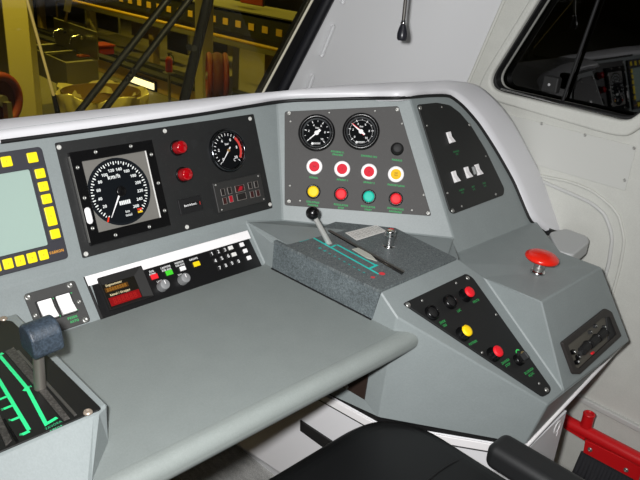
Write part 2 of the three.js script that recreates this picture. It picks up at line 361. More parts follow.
const kr = [[452, 95], [464, 104.6], [479, 122], [496, 148], [514, 180], [531, 218]].map(([x, y]) => hit(x + 3, y, PL_K));
const kBR = V(hit(538, 226, PL_K).x, FLAT_Y, zK(FLAT_Y)), kBL = V(0.985, FLAT_Y, zK(FLAT_Y));
const kTL = gkT;
{
  const r0 = V(CHX, CREASE.y, CREASE.z), r1 = V(CHX, TABLE_Y, Z_R), sBL = V(CHX, S_Y, -0.85);
  const faces = [
    [V(DL, TOP_Y, zM(TOP_Y)), V(DL, CREASE.y, CREASE.z), r0, mgB, mgT],               // upright fascia
    [V(DL, CREASE.y, CREASE.z), V(DL, TABLE_Y, Z_R), r1, r0],                          // slope with radio
    [mgT, mgB, gkB, kTL],                                                             // gauge facet
    [r0, sBL, V(boxFL.x, S_Y - 0.005, BOX_FZ - 0.02), V(0.985, S_Y - 0.005, BOX_FZ - 0.02), gkB, mgB],   // ledge
    [r0, r1, V(CHX, TABLE_Y - 0.03, Z_R), V(vB1.x - 0.03, B_Y, -0.9), vB1, vA, boxFL, sBL],  // cheek towards the knees
    [kTL, gkB, kBL, kBR, ...kr.slice().reverse()],                                    // rocker facet
    [gkB, V(0.985, S_Y - 0.005, BOX_FZ - 0.02), boxFR, kBL],
    [kBL, boxFR, v484, v541, v596, v561, kBR],                                         // flat with the stop button
    [boxFL, boxFR, v484, v564, vE, vA],                                                // slope with the triangular panel
    [v484, v541, v564],
    [v541, v596, v623, v564],
    [vA, vE, vB2, vB1],
    [vE, v564, v623, vB3, vB2],
    [v596, v561, V(v561.x, 0.6, v561.z), vB3, v623],
    [v561, kBR, V(kBR.x, 0.6, kBR.z), V(v561.x, 0.6, v561.z)],
  ];
  const desk = thing('control_desk', 'grey painted angular driver control desk with sloping facets', 'desk');
  mesh('desk_shell', facets(faces, 0.0022), M.desk, desk);
  // table leaf with a rounded nose
  const s = new THREE.Shape([[DL, Z_R - 0.02], [0.775, Z_R - 0.02], [0.79, -0.562], [DL, -0.562]].map(p => new THREE.Vector2(...p)));
  const g = new THREE.ExtrudeGeometry(s, { depth: 0.026, bevelEnabled: true, bevelSize: 0.001, bevelThickness: 0.001, bevelOffset: -0.001, bevelSegments: 1 });
  g.rotateX(Math.PI / 2); g.translate(0, TABLE_Y - 0.001, 0);
  mesh('table_leaf', metreUV(g), M.table, desk);
  { const e = new RoundedBoxGeometry(0.84 - DL - 0.02, 0.036, 0.036, 5, 0.0165); e.translate((0.84 + DL - 0.02) / 2 + 0.0, TABLE_Y - 0.0175, -0.559); mesh('edge_profile', metreUV(e), std(0x8b928f, 0.4, { map: softMap }), desk); }
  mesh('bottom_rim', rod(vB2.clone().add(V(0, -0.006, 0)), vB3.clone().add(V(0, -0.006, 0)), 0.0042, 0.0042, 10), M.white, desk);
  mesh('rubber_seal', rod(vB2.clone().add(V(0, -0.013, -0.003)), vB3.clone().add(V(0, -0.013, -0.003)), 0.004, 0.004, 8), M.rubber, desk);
  // brown cover plate under the leaf
  const pc = plane3(vB1, vA, V(vB1.x - 0.03, B_Y, -0.9)); const nn = pc.n; if (nn.x > 0) nn.negate();
  const cov = part('cover_plate', desk), L = seatIn(cov, pc, 350, 380);
  mesh('cover', plateGeo([[343, 384.5], [371, 362], [365, 399], [343, 386]].map(p => L(...p)), 0.003, { bev: 0.0005 }), std(0x2c211c, 0.5), cov);
  screw(cov, ...L(347.5, 385.5), 0.003, 1.3);
}
{ // base cabinet under the right-hand side of the desk
  const t = thing('base_cabinet', 'light grey base cabinet below the desk with white top trim and recessed grip', 'cabinet');
  const yT = 0.535, yB = 0.285, p0 = V(vB1.x - 0.025, yT, -1.2), p1 = onY(379, 424, yT), p2 = onY(528, 449, yT), p3 = onY(567, 411, yT);
  const dn = (p, y = 0) => V(p.x, y, p.z), back = V(p3.x, yT, -1.2);
  const cabPaint = std(0xe0e0e2, 0.5);
  mesh('cabinet_body', facets([[p0, p1, dn(p1, yB), dn(p0, yB)], [p1, p2, dn(p2, yB), dn(p1, yB)], [p0, p1, p2, p3, back], [dn(p0, yB), dn(p1, yB), dn(p2, yB), dn(p3, yB), dn(back, yB)]], 0.003), cabPaint, t);
  mesh('end_panel', facets([[p2, p3, dn(p3), dn(p2)], [p3, back, dn(back), dn(p3)]], 0.002), cabPaint, t);
  const q0 = V(p1.x + 0.16, yB, -1.2), q1 = V(p1.x + 0.17, yB, p1.z - 0.05), q2 = dn(p2, yB);
  mesh('plinth', facets([[q0, q1, dn(q1), dn(q0)], [q1, q2, dn(q2), dn(q1)]], 0.002), cabPaint, t);
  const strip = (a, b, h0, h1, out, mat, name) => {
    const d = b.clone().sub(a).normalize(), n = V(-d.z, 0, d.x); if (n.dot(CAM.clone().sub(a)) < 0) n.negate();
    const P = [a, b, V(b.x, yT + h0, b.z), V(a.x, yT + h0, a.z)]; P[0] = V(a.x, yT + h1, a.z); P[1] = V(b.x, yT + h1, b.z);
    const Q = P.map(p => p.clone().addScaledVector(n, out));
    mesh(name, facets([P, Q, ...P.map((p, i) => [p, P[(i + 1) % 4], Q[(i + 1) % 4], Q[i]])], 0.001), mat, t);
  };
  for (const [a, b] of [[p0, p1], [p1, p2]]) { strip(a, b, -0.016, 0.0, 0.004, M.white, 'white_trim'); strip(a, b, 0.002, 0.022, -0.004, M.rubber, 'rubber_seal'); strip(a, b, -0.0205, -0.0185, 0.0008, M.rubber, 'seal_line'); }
  const pc = plane(p1.clone(), V(-(p1.z - p0.z), 0, p1.x - p0.x)); if (pc.n.x > 0) pc.n.negate();
  const gr = part('recessed_grip', t), L = seatIn(gr, pc, 317, 434);
  const pts = [[301, 419.6], [334, 441.5], [331, 452], [301, 430]].map(p => L(...p));
  mesh('grip_frame', plateGeo(pts, 0.004, { bev: 0.001, holes: [new THREE.Path(pts.map(p => { const c = L(317, 436); return new THREE.Vector2(c[0] + (p[0] - c[0]) * 0.9, c[1] + (p[1] - c[1]) * 0.74); }))] }), M.blackMatt, gr);
  mesh('grip_pocket', plateGeo(pts, 0.0015, { bev: 0.0003 }), M.blackMatt, gr);
  // white emblem on the face turned to the seat
  const pe = plane(p2.clone(), V(p3.z - p2.z, 0, -(p3.x - p2.x))); if (pe.n.z < 0) pe.n.negate();
  const em = part('emblem', t), Le = seatIn(em, pe, 557, 427), rr = 0.012;
  const ring = new THREE.TorusGeometry(rr, 0.0022, 6, 18); ring.scale(1, 1, 0.3); const e1 = merge([ring, boxAt(0.004, 0.016, 0.001, 0.009, -0.016, 0)]); e1.translate(0, 0, 0.001); mesh('emblem_print', e1, M.white, em);
}
// white cowl that crowns the desk and runs down the right side
{
  const inn = [[-140, 160, 'M'], [0, 139, 'M'], [100, 126, 'M'], [200, 112, 'M'], [250, 104, 'M'], [285, 99, 'G'], [330, 97, 'G'], [370, 96, 'G'], [400, 95.5, 'K'], [430, 93.5, 'K'], [450, 94, 'K'], [464, 104.6, 'K'], [479, 122, 'K'], [496, 148, 'K'], [514, 180, 'K'], [530, 217, 'K'], [538, 225, 'K'], [546, 231, 'K']];
  const out = [[-140, 139], [0, 121.5], [100, 111], [200, 100.5], [250, 95], [285, 91.5], [330, 88], [370, 85.5], [400, 84], [430, 82.5], [455, 82], [478, 86.5], [493, 98], [510, 118], [528, 150], [547, 187], [556, 212], [563, 233]];
  const A = [], B = [];
  inn.forEach(([x, y, k], i) => {
    const pl = k === 'M' ? PL_M : k === 'G' ? PL_G : PL_K;
    A.push(hit(x, y, pl, 0.004));
    const [ox, oy] = out[i];
    if (k !== 'K') B.push(onY(ox, oy, A[i].y + 0.012));
    else { const t = Math.min(1, (i - 8) / 4); const a = onY(ox, oy, A[i].y + 0.012), b = hit(ox, oy, PL_K, 0.0); B.push(a.lerp(b, t)); }
  });
  const Ac = new THREE.CatmullRomCurve3(A, false, 'centripetal'), Bc = new THREE.CatmullRomCurve3(B, false, 'centripetal');
  const N = 110, ring = 12, pos = [], idx = [];
  for (let i = 0; i <= N; i++) {
    const t = i / N, a = Ac.getPoint(t), b = Bc.getPoint(t), w = b.clone().sub(a), T = Ac.getTangent(t);
    const nrm = T.clone().cross(w).normalize(); if (nrm.dot(CAM.clone().sub(a)) < 0) nrm.negate();
    for (let k = 0; k < ring; k++) {
      const an = k / ring * Math.PI * 2, cx = Math.sign(Math.cos(an)) * Math.abs(Math.cos(an)) ** 0.6, cy = Math.sign(Math.sin(an)) * Math.abs(Math.sin(an)) ** 0.6;
      const p = a.clone().addScaledVector(w, 0.5 + cx * 0.5).addScaledVector(nrm, cy * 0.013 - 0.004); pos.push(p.x, p.y, p.z);
    }
  }
  for (let i = 0; i < N; i++) for (let k = 0; k < ring; k++) { const a = i * ring + k, b = i * ring + (k + 1) % ring; idx.push(a, b, a + ring, b, b + ring, a + ring); }
  for (let k = 1; k < ring - 1; k++) { idx.push(0, k, k + 1); const e = N * ring; idx.push(e, e + k + 1, e + k); }
  const g = new THREE.BufferGeometry(); g.setAttribute('position', new THREE.Float32BufferAttribute(pos, 3)); g.setIndex(idx); g.computeVertexNormals();
  const t = thing('dashboard_cowl', 'smooth white rounded cowl edging the top of the desk and curving down its side', 'cowl');
  mesh('cowl_band', g, M.cowl, t);
  mesh('rubber_seal', tube(A.slice(1).map((p, i) => p.clone().addScaledVector(inn[i + 1][2] === 'M' ? PL_M.n : inn[i + 1][2] === 'G' ? PL_G.n : PL_K.n, -0.001).add(V(0, -0.004, 0))), 0.0035, 100, 6), M.rubber, t);
  mesh('rubber_foot', rod(A[A.length - 1].clone().lerp(B[B.length - 1], 0.05), B[B.length - 1].clone().lerp(A[A.length - 1], 0.05), 0.009, 0.009, 10), M.rubber, t);
  // ledge behind the cowl, up to the windscreen
  const lp = [];
  for (let i = 0; i <= 10; i++) lp.push(Bc.getPoint(i / 20));
  const s = new THREE.Shape(lp.map(p => new THREE.Vector2(p.x, p.z - 0.0))); s.lineTo(1.09, -1.0); s.lineTo(1.09, -1.24); s.lineTo(DL, -1.24); s.closePath();
  const lg = new THREE.ExtrudeGeometry(s, { depth: 0.02, bevelEnabled: false }); lg.rotateX(Math.PI / 2); lg.translate(0, 0.965, 0);
  mesh('screen_ledge', lg, M.offWhite, t);
}
{ // small ledge between desk and side wall
  const pts = [[549, 232], [566, 228], [588, 236], [590, 241], [573, 255], [558, 251]].map(([x, y]) => { const p = onY(x, y, 0.77); return [p.x, -p.z]; });
  const g = plateGeo(pts, 0.03, { r: 0.012, bev: 0.004, seg: 3 }); g.rotateX(-Math.PI / 2); g.translate(0, 0.74, 0);
  tag(mesh('side_ledge', g, std(0xb4b6b6, 0.5)), 'small grey rounded ledge where the white cowl ends at the side wall', 'ledge');
}

// ------------------------------------------------------------------ instruments
function ringGeo(r0, r1, h, seg = 32) { return lathe([[r0, 0], [r0, h * 0.8], [r0 + (r1 - r0) * 0.3, h], [r0 + (r1 - r0) * 0.75, h * 0.95], [r1, h * 0.5], [r1, 0]], seg); }
function dialDisc(r, draw, parent, x, y, z, name = 'dial') {
  const g = new THREE.CircleGeometry(r, 40), b = [-r, -r, r, r];
  const m = mesh(name, planarUV(g, b), new THREE.MeshPhysicalMaterial({ color: 0xffffff, roughness: 0.85, specularIntensity: 0.2, side: THREE.DoubleSide, map: canvasTex(b, 256 / r, '#090b0d', 0, draw) }), parent); m.position.set(x, y, z); return m;
}
function needleGeo(len, tail, w, h = 0.001) { return plateGeo([[-tail, w * 0.9], [0, w], [len, w * 0.25], [len, -w * 0.25], [0, -w], [-tail, -w * 0.9]], h, { bev: 0.0002 }); }
function pushButton(parent, x, y, z, r, color, h = 0.006, collar = M.blackGloss) {
  const b = part('push_button', parent); b.position.set(x, y, z);
  mesh('collar', lathe([[r * 0.9, 0], [r * 0.92, h * 0.9], [r * 1.02, h], [r * 1.14, h * 0.8], [r * 1.2, 0]], 24), collar, b);
  mesh('cap', lathe([[0, h * 1.15], [r * 0.6, h * 1.12], [r * 0.88, h * 0.98], [r * 0.93, h * 0.6], [r * 0.93, 0]], 24), color, b);
  return b;
}
function litButton(parent, x, y, z, r, color, word, dark) {
  const b = part('lit_push_button', parent); b.position.set(x, y, z);
  mesh('white_ring', lathe([[r * 0.62, 0.001], [r * 0.64, 0.0045], [r * 0.7, 0.005], [r * 0.93, 0.0045], [r, 0.003], [r, 0]], 28), M.white, b);
  const g = new THREE.CircleGeometry(r * 0.66, 24), bb = [-r, -r, r, r];
  const m = mesh('lens', planarUV(g, bb), std(0xffffff, 0.75, { map: canvasTex(bb, 128 / r, color, 0, P => { word.forEach((w, i) => P.text(w, [0, (word.length - 1) * r * 0.13 - i * r * 0.28], r * 0.17, dark)); }) }), b); m.position.z = 0.0042;
  return b;
}
// rocker: a shallow V seen from the side, standing in a dark collar
function rocker(parent, x, y, z, w, h, tilt = 0, bezel = true) {
  const b = part('rocker_switch', parent); b.position.set(x, y, z); b.rotation.z = tilt;
  if (bezel) mesh('bezel', plateGeo([[-w * 0.62, -h * 0.56], [w * 0.62, -h * 0.56], [w * 0.62, h * 0.56], [-w * 0.62, h * 0.56]], 0.0015, { r: 0.001, bev: 0.0004 }), M.blackMatt, b);
  const s = shapeOf([[-h / 2, 0], [h / 2, 0], [h / 2, 0.0035], [h * 0.05, 0.003], [-h / 2, 0.008]]);
  const g = new THREE.ExtrudeGeometry(s, { depth: w * 0.94, bevelEnabled: true, bevelSize: 0.0004, bevelThickness: w * 0.03, bevelOffset: -0.0004, bevelSegments: 1 });
  g.translate(0, 0, -w * 0.47); g.applyMatrix4(new THREE.Matrix4().makeBasis(V(0, 1, 0), V(0, 0, 1), V(1, 0, 0)));
  mesh('paddle', g, M.white, b); return b;
}

// --- operating display with yellow keys
function displayUnit(label, pl, cpx, map) {
  const t = thing('display_unit', label, 'display', 'driver displays'); const L0_ = seatIn(t, pl, ...cpx);
  return { t, L: L0_ };
}
{
  const { t, L } = displayUnit('driver display with pale green screen and yellow keys beside the speedometer', PL_M, [20, 210]);
  const tr = L(39.5, 147), br = L(66.5, 258), W = 0.262, xR = (tr[0] + br[0]) / 2, yT = tr[1], yB = br[1];
  const sTR = L(28.3, 169.5), sBR = L(46.7, 245), sx = (sTR[0] + sBR[0]) / 2, xL = xR - W, sxL = xL + (xR - sx);
  const hole = new THREE.Path(shapeOf([[sxL, sBR[1]], [sx, sBR[1]], [sx, sTR[1]], [sxL, sTR[1]]], 0.003).getPoints(4));
  const pts = [[xL, yB], [xR, yB], [xR, yT], [xL, yT]];
  printedPlate('housing', pts, 0.008, t, { r: 0.007, base: '#2c2c33', noise: 300, rough: 0.55, holes: [hole], ppm: 4000, draw: P => P.text('FARKON', L(56.7, 251.6, 0.008), 0.0042, '#d8932a') });
  const sc = mesh('screen', plateGeo([[sxL - 0.002, sBR[1] - 0.002], [sx + 0.002, sBR[1] - 0.002], [sx + 0.002, sTR[1] + 0.002], [sxL - 0.002, sTR[1] + 0.002]], 0.003, { bev: 0.0003, z0: 0.0008 }), std(0x9bb0a7, 0.35), t);
  const bz = shapeOf([[sx + 0.0025, sBR[1] + 0.004], [xR - 0.0035, sBR[1] + 0.004], [xR - 0.0035, sTR[1] + 0.002], [sx + 0.0025, sTR[1] + 0.002]], 0.002);
  mesh('key_rail', plateGeo(bz, 0.0012, { z0: 0.008, bev: 0.0004 }), std(0x37373c, 0.5), t);
  const key = (x, y, w, h, z) => { const m = mesh('key', plateGeo([[-w / 2, -h / 2], [w / 2, -h / 2], [w / 2, h / 2], [-w / 2, h / 2]], 0.003, { r: 0.002, bev: 0.0008, seg: 2 }), M.keyYellow, t); m.position.set(x, y, z); return m; };
  const kx = (sx + xR) / 2 - 0.0003, kw = 0.0146;
  const mark = (k, s) => { const g = new THREE.PlaneGeometry(0.006, 0.006); const tx = canvasTex([0, 0, 1, 1], 48, '#f7de08', 0, P => P.text(s, [0.5, 0.5], 0.5, '#c79a10')); const m = mesh('key_print', g, std(0xffffff, 0.5, { map: tx }), k); m.position.z = 0.00305; };
  [[37, 174, 0.0142, 'C'], [40.5, 187, 0.0142, 'i'], [43.8, 199.5, 0.0142, '?'], [48.3, 216.8, 0.0285, 'E'], [52.7, 234.4, 0.0142, '']].forEach(([px, py, h, s]) => { const p = L(px, py, 0.01); const k = key(kx, p[1], kw, h, 0.009); if (s) mark(k, s); });
  const pT = [L(32.7, 157.5, 0.01), L(6.7, 161.5, 0.01)], dxT = 0.0585;
  for (let i = 0; i < 5; i++) { const k = key(pT[0][0] - i * (pT[0][0] - pT[1][0]), (pT[0][1] + pT[1][1]) / 2, 0.0152, 0.015, 0.0075); mark(k, ['', 'C', 'V', 'S', 'i'][i]); }
  const pB = [[43.7, 254.8], [32.2, 257.6], [20.5, 260.6], [8.3, 264]].map(p => L(...p, 0.01)), yy = pB.reduce((a, p) => a + p[1], 0) / 4, st = (pB[0][0] - pB[3][0]) / 3;
  for (let i = 0; i < 10; i++) mark(key(pB[0][0] - i * st, yy, 0.0138, 0.015, 0.0075), ['0', '9', '8', '7', '6', '5', '4', '3', '2', '1'][i]);
  for (const py of [175, 205, 235]) { const p = L(37, py, 0.01); key(sxL / 2 + xL / 2, p[1], kw, 0.0165, 0.0075); }
  // its twin further along the desk, turned towards the seat
  const c = t.clone(); c.name = numbered('display_unit'); scene.add(c);
  tag(c, 'second driver display on the far side of the desk, out of direct view', 'display', 'driver displays');
  c.position.x -= 0.36;
}

// --- speedometer panel
{
  const t = thing('instrument_panel', 'wide black instrument panel with the large square speedometer and two red lamps', 'instrument panel');
  const L = seatIn(t, PL_M, 165, 187), Z = 0.003;
  const tl = L(55, 143.3), trr = L(252, 114), bl = L(81.7, 258.3), brr = L(272.7, 208);
  const x0 = (tl[0] + bl[0]) / 2, x1 = (trr[0] + brr[0]) / 2, y1 = (tl[1] + trr[1]) / 2, y0 = (bl[1] + brr[1]) / 2;
  printedPlate('back_plate', [[x0, y0], [x1, y0], [x1, y1], [x0, y1]], Z, t, { r: 0.003, base: '#191a1a', noise: 2500, ppm: 2600, rough: 0.55, draw: P => { for (let i = 0; i < 40; i++) P.disc([x0 + (x1 - x0) * rnd(), y0 + (y1 - y0) * rnd()], 0.002 + rnd() * 0.008, `rgba(80,82,82,${0.03 + rnd() * 0.06})`); P.disc(L(202, 139.5, Z), 0.0035, '#151515'); P.disc(L(210, 133, Z), 0.0035, '#151515'); } });
  for (const [px, py] of [[59, 147.3], [86, 254], [164.8, 131], [250, 118.7], [270, 204.4], [187, 227]]) screw(t, ...L(px, py, Z), Z, 1.15, std(0xbdbdb8, 0.45));
  // speedometer
  const sp = part('speedometer', t), ZB = Z + 0.008;
  const A = L(70.7, 152.5, ZB), B = L(151.5, 139.5, ZB), C = L(90, 246, ZB), D = L(172, 226, ZB);
  const fx0 = (A[0] + C[0]) / 2, fx1 = (B[0] + D[0]) / 2, fy1 = (A[1] + B[1]) / 2, fy0 = (C[1] + D[1]) / 2;
  const a = L(82.5, 161, ZB), b = L(146, 151, ZB), c = L(161, 217.5, ZB), d = L(98.7, 232.5, ZB);
  const gx0 = (a[0] + d[0]) / 2, gx1 = (b[0] + c[0]) / 2, gy1 = (a[1] + b[1]) / 2, gy0 = (c[1] + d[1]) / 2;
  const hole = new THREE.Path([[gx0, gy0], [gx1, gy0], [gx1, gy1], [gx0, gy1]].map(p => new THREE.Vector2(...p)));
  mesh('frame', plateGeo([[fx0, fy0], [fx1, fy0], [fx1, fy1], [fx0, fy1]], ZB - Z, { z0: Z, bev: 0.0012, holes: [hole] }), M.blackGloss, sp);
  mesh('edge_strip', boxAt(0.0012, fy1 - fy0 - 0.012, 0.005, fx0 - 0.0008, (fy0 + fy1) / 2, Z + 0.005), M.steel, sp);
  mesh('mask', plateGeo([[gx0, gy0], [gx1, gy0], [gx1, gy1], [gx0, gy1]], 0.0012, { z0: Z + 0.002, bev: 0.0002 }), std(0x6f6d68, 0.5), sp);
  const rim = boxAt(0.0016, gy1 - gy0, 0.002, gx1 - 0.0008, (gy0 + gy1) / 2, ZB - 0.001); mesh('inner_edge', rim, M.offWhite, sp);
  const dc = L(120, 191.5, Z + 0.004), R = Math.min((gx1 - gx0), (gy1 - gy0)) * 0.487;
  dialDisc(R, P => {
    P.disc([0, 0], R, '#12161a'); P.disc([0, 0], R * 0.93, '#0b0f13');
    const ang = v => (232 - v / 260 * 284) * DEG;
    for (let v = 0; v <= 260; v += 5) { const q = ang(v), r0 = v % 10 ? 0.84 : 0.8; P.line([[Math.cos(q) * R * r0, Math.sin(q) * R * r0], [Math.cos(q) * R * 0.9, Math.sin(q) * R * 0.9]], R * (v % 10 ? 0.025 : 0.034), '#e8ebe8'); }
    for (let v = 20; v <= 260; v += 20) { const q = ang(v); P.text(String(v), [Math.cos(q) * R * 0.66, Math.sin(q) * R * 0.66], R * 0.09, '#e9ecea'); }
    P.text('km/h', [-R * 0.08, R * 0.46], R * 0.12, '#e9ecea');
    P.poly([[-R * 0.1, -R * 0.4], [R * 0.26, -R * 0.4], [R * 0.26, -R * 0.28], [-R * 0.1, -R * 0.28]], '#dde0de');
    for (let i = 1; i < 6; i++) P.line([[-R * 0.1 + i * R * 0.06, -R * 0.4], [-R * 0.1 + i * R * 0.06, -R * 0.28]], R * 0.012, '#50545a');
    P.text('km', [R * 0.1, -R * 0.62], R * 0.07, '#dde0de'); P.text('total', [R * 0.12, -R * 0.73], R * 0.07, '#dde0de');
    P.poly([[R * 0.42, -R * 0.66], [R * 0.58, -R * 0.66], [R * 0.58, -R * 0.6], [R * 0.42, -R * 0.6]], '#c92a1c'); P.poly([[R * 0.42, -R * 0.74], [R * 0.58, -R * 0.74], [R * 0.58, -R * 0.68], [R * 0.42, -R * 0.68]], '#d6b021');
    P.poly([[-R * 0.62, -R * 0.8], [-R * 0.56, -R * 0.8], [-R * 0.5, -R * 0.66], [-R * 0.55, -R * 0.66]], '#d8301c');
  }, sp, dc[0], dc[1], Z + 0.0036);
  const nd = mesh('needle', needleGeo(R * 0.84, R * 0.05, 0.0016), M.white, sp); nd.position.set(dc[0], dc[1], Z + 0.0055); nd.rotation.z = 236 * DEG;
  mesh('needle_hub', lathe([[0, 0.004], [0.007, 0.0035], [0.0085, 0.002], [0.0085, 0]], 20), M.blackGloss, sp).position.set(dc[0] + 0.001, dc[1], Z + 0.0055);
  for (const [zx, zy] of [[142, 48], [283, 25], [365, 58], [393, 172], [418, 282], [357, 347], [222, 380], [130, 353], [98, 232], [70, 110]]) screw(sp, ...L(60 + zx / 4, 140 + zy / 4, ZB), ZB, 0.95, M.steel);
  const wb = L(88.7, 215.7, ZB), wg = new THREE.CapsuleGeometry(0.0052, 0.016, 4, 12); wg.scale(1, 1, 0.45); mesh('white_button', wg, M.white, sp).position.set(wb[0], wb[1], ZB);
  // red lamps
  for (const [px, py] of [[181.5, 147], [187, 174]]) {
    const l = part('indicator_lamp', t), p = L(px, py, Z + 0.014); l.position.set(p[0] - 0.0005, p[1], Z);
    mesh('lamp_collar', lathe([[0.0135, 0], [0.0135, 0.003], [0.0115, 0.004], [0.011, 0]], 24), M.blackGloss, l);
    mesh('red_lens', lathe([[0, 0.0205], [0.0035, 0.0203], [0.0038, 0.0192], [0.0085, 0.0188], [0.0108, 0.0165], [0.0112, 0.002], [0.0112, 0]], 28), redLens, l);
  }
  // brake pressure gauge with chrome rim
  const bg = part('pressure_gauge', t), gp = L(228.4, 150.4, Z + 0.004), r = 0.0395; bg.position.set(gp[0], gp[1], Z);
  mesh('chrome_rim', ringGeo(r * 0.83, r, 0.008, 36), std(0x5d6064, 0.15, { metalness: 1 }), bg);
  const q = r * 0.86;
  dialDisc(q, P => {
    const ang = v => (225 - v * 27) * DEG;
    for (let v = 0; v <= 10; v += 0.5) { const w = ang(v); P.line([[Math.cos(w) * q * 0.78, Math.sin(w) * q * 0.78], [Math.cos(w) * q * 0.92, Math.sin(w) * q * 0.92]], q * 0.035, '#eee'); }
    ['0', '2', '4', '6', '8', '10'].forEach((s, i) => { const w = ang(i * 2); P.text(s, [Math.cos(w) * q * 0.6, Math.sin(w) * q * 0.6], q * 0.15, '#eee'); });
    P.arc([0, 0], q * 0.84, -35 * DEG, 45 * DEG, q * 0.14, '#c9403a'); P.text('bar', [0, q * 0.35], q * 0.12, '#eee'); P.text('C', [q * 0.3, -q * 0.55], q * 0.16, '#ddd');
  }, bg, 0, 0, 0.003);
  const n2 = mesh('needle', needleGeo(q * 0.8, q * 0.22, 0.0012), M.white, bg); n2.position.z = 0.0042; n2.rotation.z = 226 * DEG;
  mesh('needle_hub', lathe([[0, 0.002], [0.0025, 0.0018], [0.003, 0]], 14), std(0x8c6a3c, 0.4), bg).position.z = 0.0045;
  // small label display
  const lb = part('counter_display', t), bq = [[178, 200.5], [200.7, 194.8], [202.7, 209.4], [180.8, 215.2]].map(p => L(...p, Z + 0.003));
  const cx0 = (bq[0][0] + bq[3][0]) / 2, cx1 = (bq[1][0] + bq[2][0]) / 2, cy1 = (bq[0][1] + bq[1][1]) / 2, cy0 = (bq[2][1] + bq[3][1]) / 2;
  printedPlate('display_body', [[cx0, cy0], [cx1, cy0], [cx1, cy1], [cx0, cy1]], 0.004, lb, { z0: Z, r: 0.001, base: '#1a1a1b', noise: 40, ppm: 8000, rough: 0.4, draw: P => { const my = (cy0 + cy1) / 2; P.poly([[cx0 + 0.008, my - 0.003], [cx1 - 0.004, my - 0.003], [cx1 - 0.004, my + 0.004], [cx0 + 0.008, my + 0.004]], '#0e0e0e'); P.text('Betriebsst.', [cx0 + 0.0225, my + 0.0006], 0.0038, '#e8e8e8'); P.line([[cx1 - 0.0045, my - 0.003], [cx1 - 0.0045, my + 0.003]], 0.0012, '#c0302a'); } });
  // key module
  const km = part('key_module', t), mq = [[211.4, 184], [259.5, 173], [266, 200.6], [220, 213]].map(p => L(...p, Z + 0.004));
  const kx0 = (mq[0][0] + mq[3][0]) / 2, kx1 = (mq[1][0] + mq[2][0]) / 2, ky1 = (mq[0][1] + mq[1][1]) / 2, ky0 = (mq[2][1] + mq[3][1]) / 2;
  mesh('module_body', plateGeo([[kx0, ky0], [kx1, ky0], [kx1, ky1], [kx0, ky1]], 0.005, { z0: Z, r: 0.001, bev: 0.0008 }), std(0x2a2a29, 0.5), km);
  for (const [zx, zy] of [[85, 160], [425, 88], [470, 272], [135, 358]]) screw(km, ...L(205 + zx / 8, 165 + zy / 8, Z + 0.005), Z + 0.005, 0.55);
  const dark = std(0x1d1a19, 0.35), wine = std(0x341413, 0.4), hot = std(0xa01424, 0.35);
  [[145, 218, 36, dark], [198, 205, 36, dark], [280, 188, 84, wine], [362, 165, 36, dark], [410, 155, 36, dark], [160, 288, 36, wine], [210, 272, 36, hot], [295, 252, 84, dark], [378, 235, 36, wine], [425, 225, 36, wine]].forEach(([zx, zy, w, m]) => {
    const p = L(205 + zx / 8, 165 + zy / 8, Z + 0.006), ww = w / 8 * 0.00205;
    const kb = part('key', km); kb.position.set(p[0], p[1], Z + 0.005);
    mesh('key_frame', plateGeo([[-ww / 2, -0.0062], [ww / 2, -0.0062], [ww / 2, 0.0062], [-ww / 2, 0.0062]], 0.001, { bev: 0.0003 }), std(0x77716c, 0.5), kb);
    mesh('key_cap', plateGeo([[-ww / 2 + 0.0007, -0.0055], [ww / 2 - 0.0011, -0.0055], [ww / 2 - 0.0011, 0.0059], [-ww / 2 + 0.0007, 0.0059]], 0.0012, { bev: 0.0003 }), m, kb);
    if (w > 50 && m === wine) { const rr = mesh('red_mark', plateGeo([[-0.006, -0.004], [0.004, -0.003], [0.006, 0.003], [0, 0.004]], 0.0003, { bev: 0 }), hot, kb); rr.position.z = 0.0012; }
  });
}

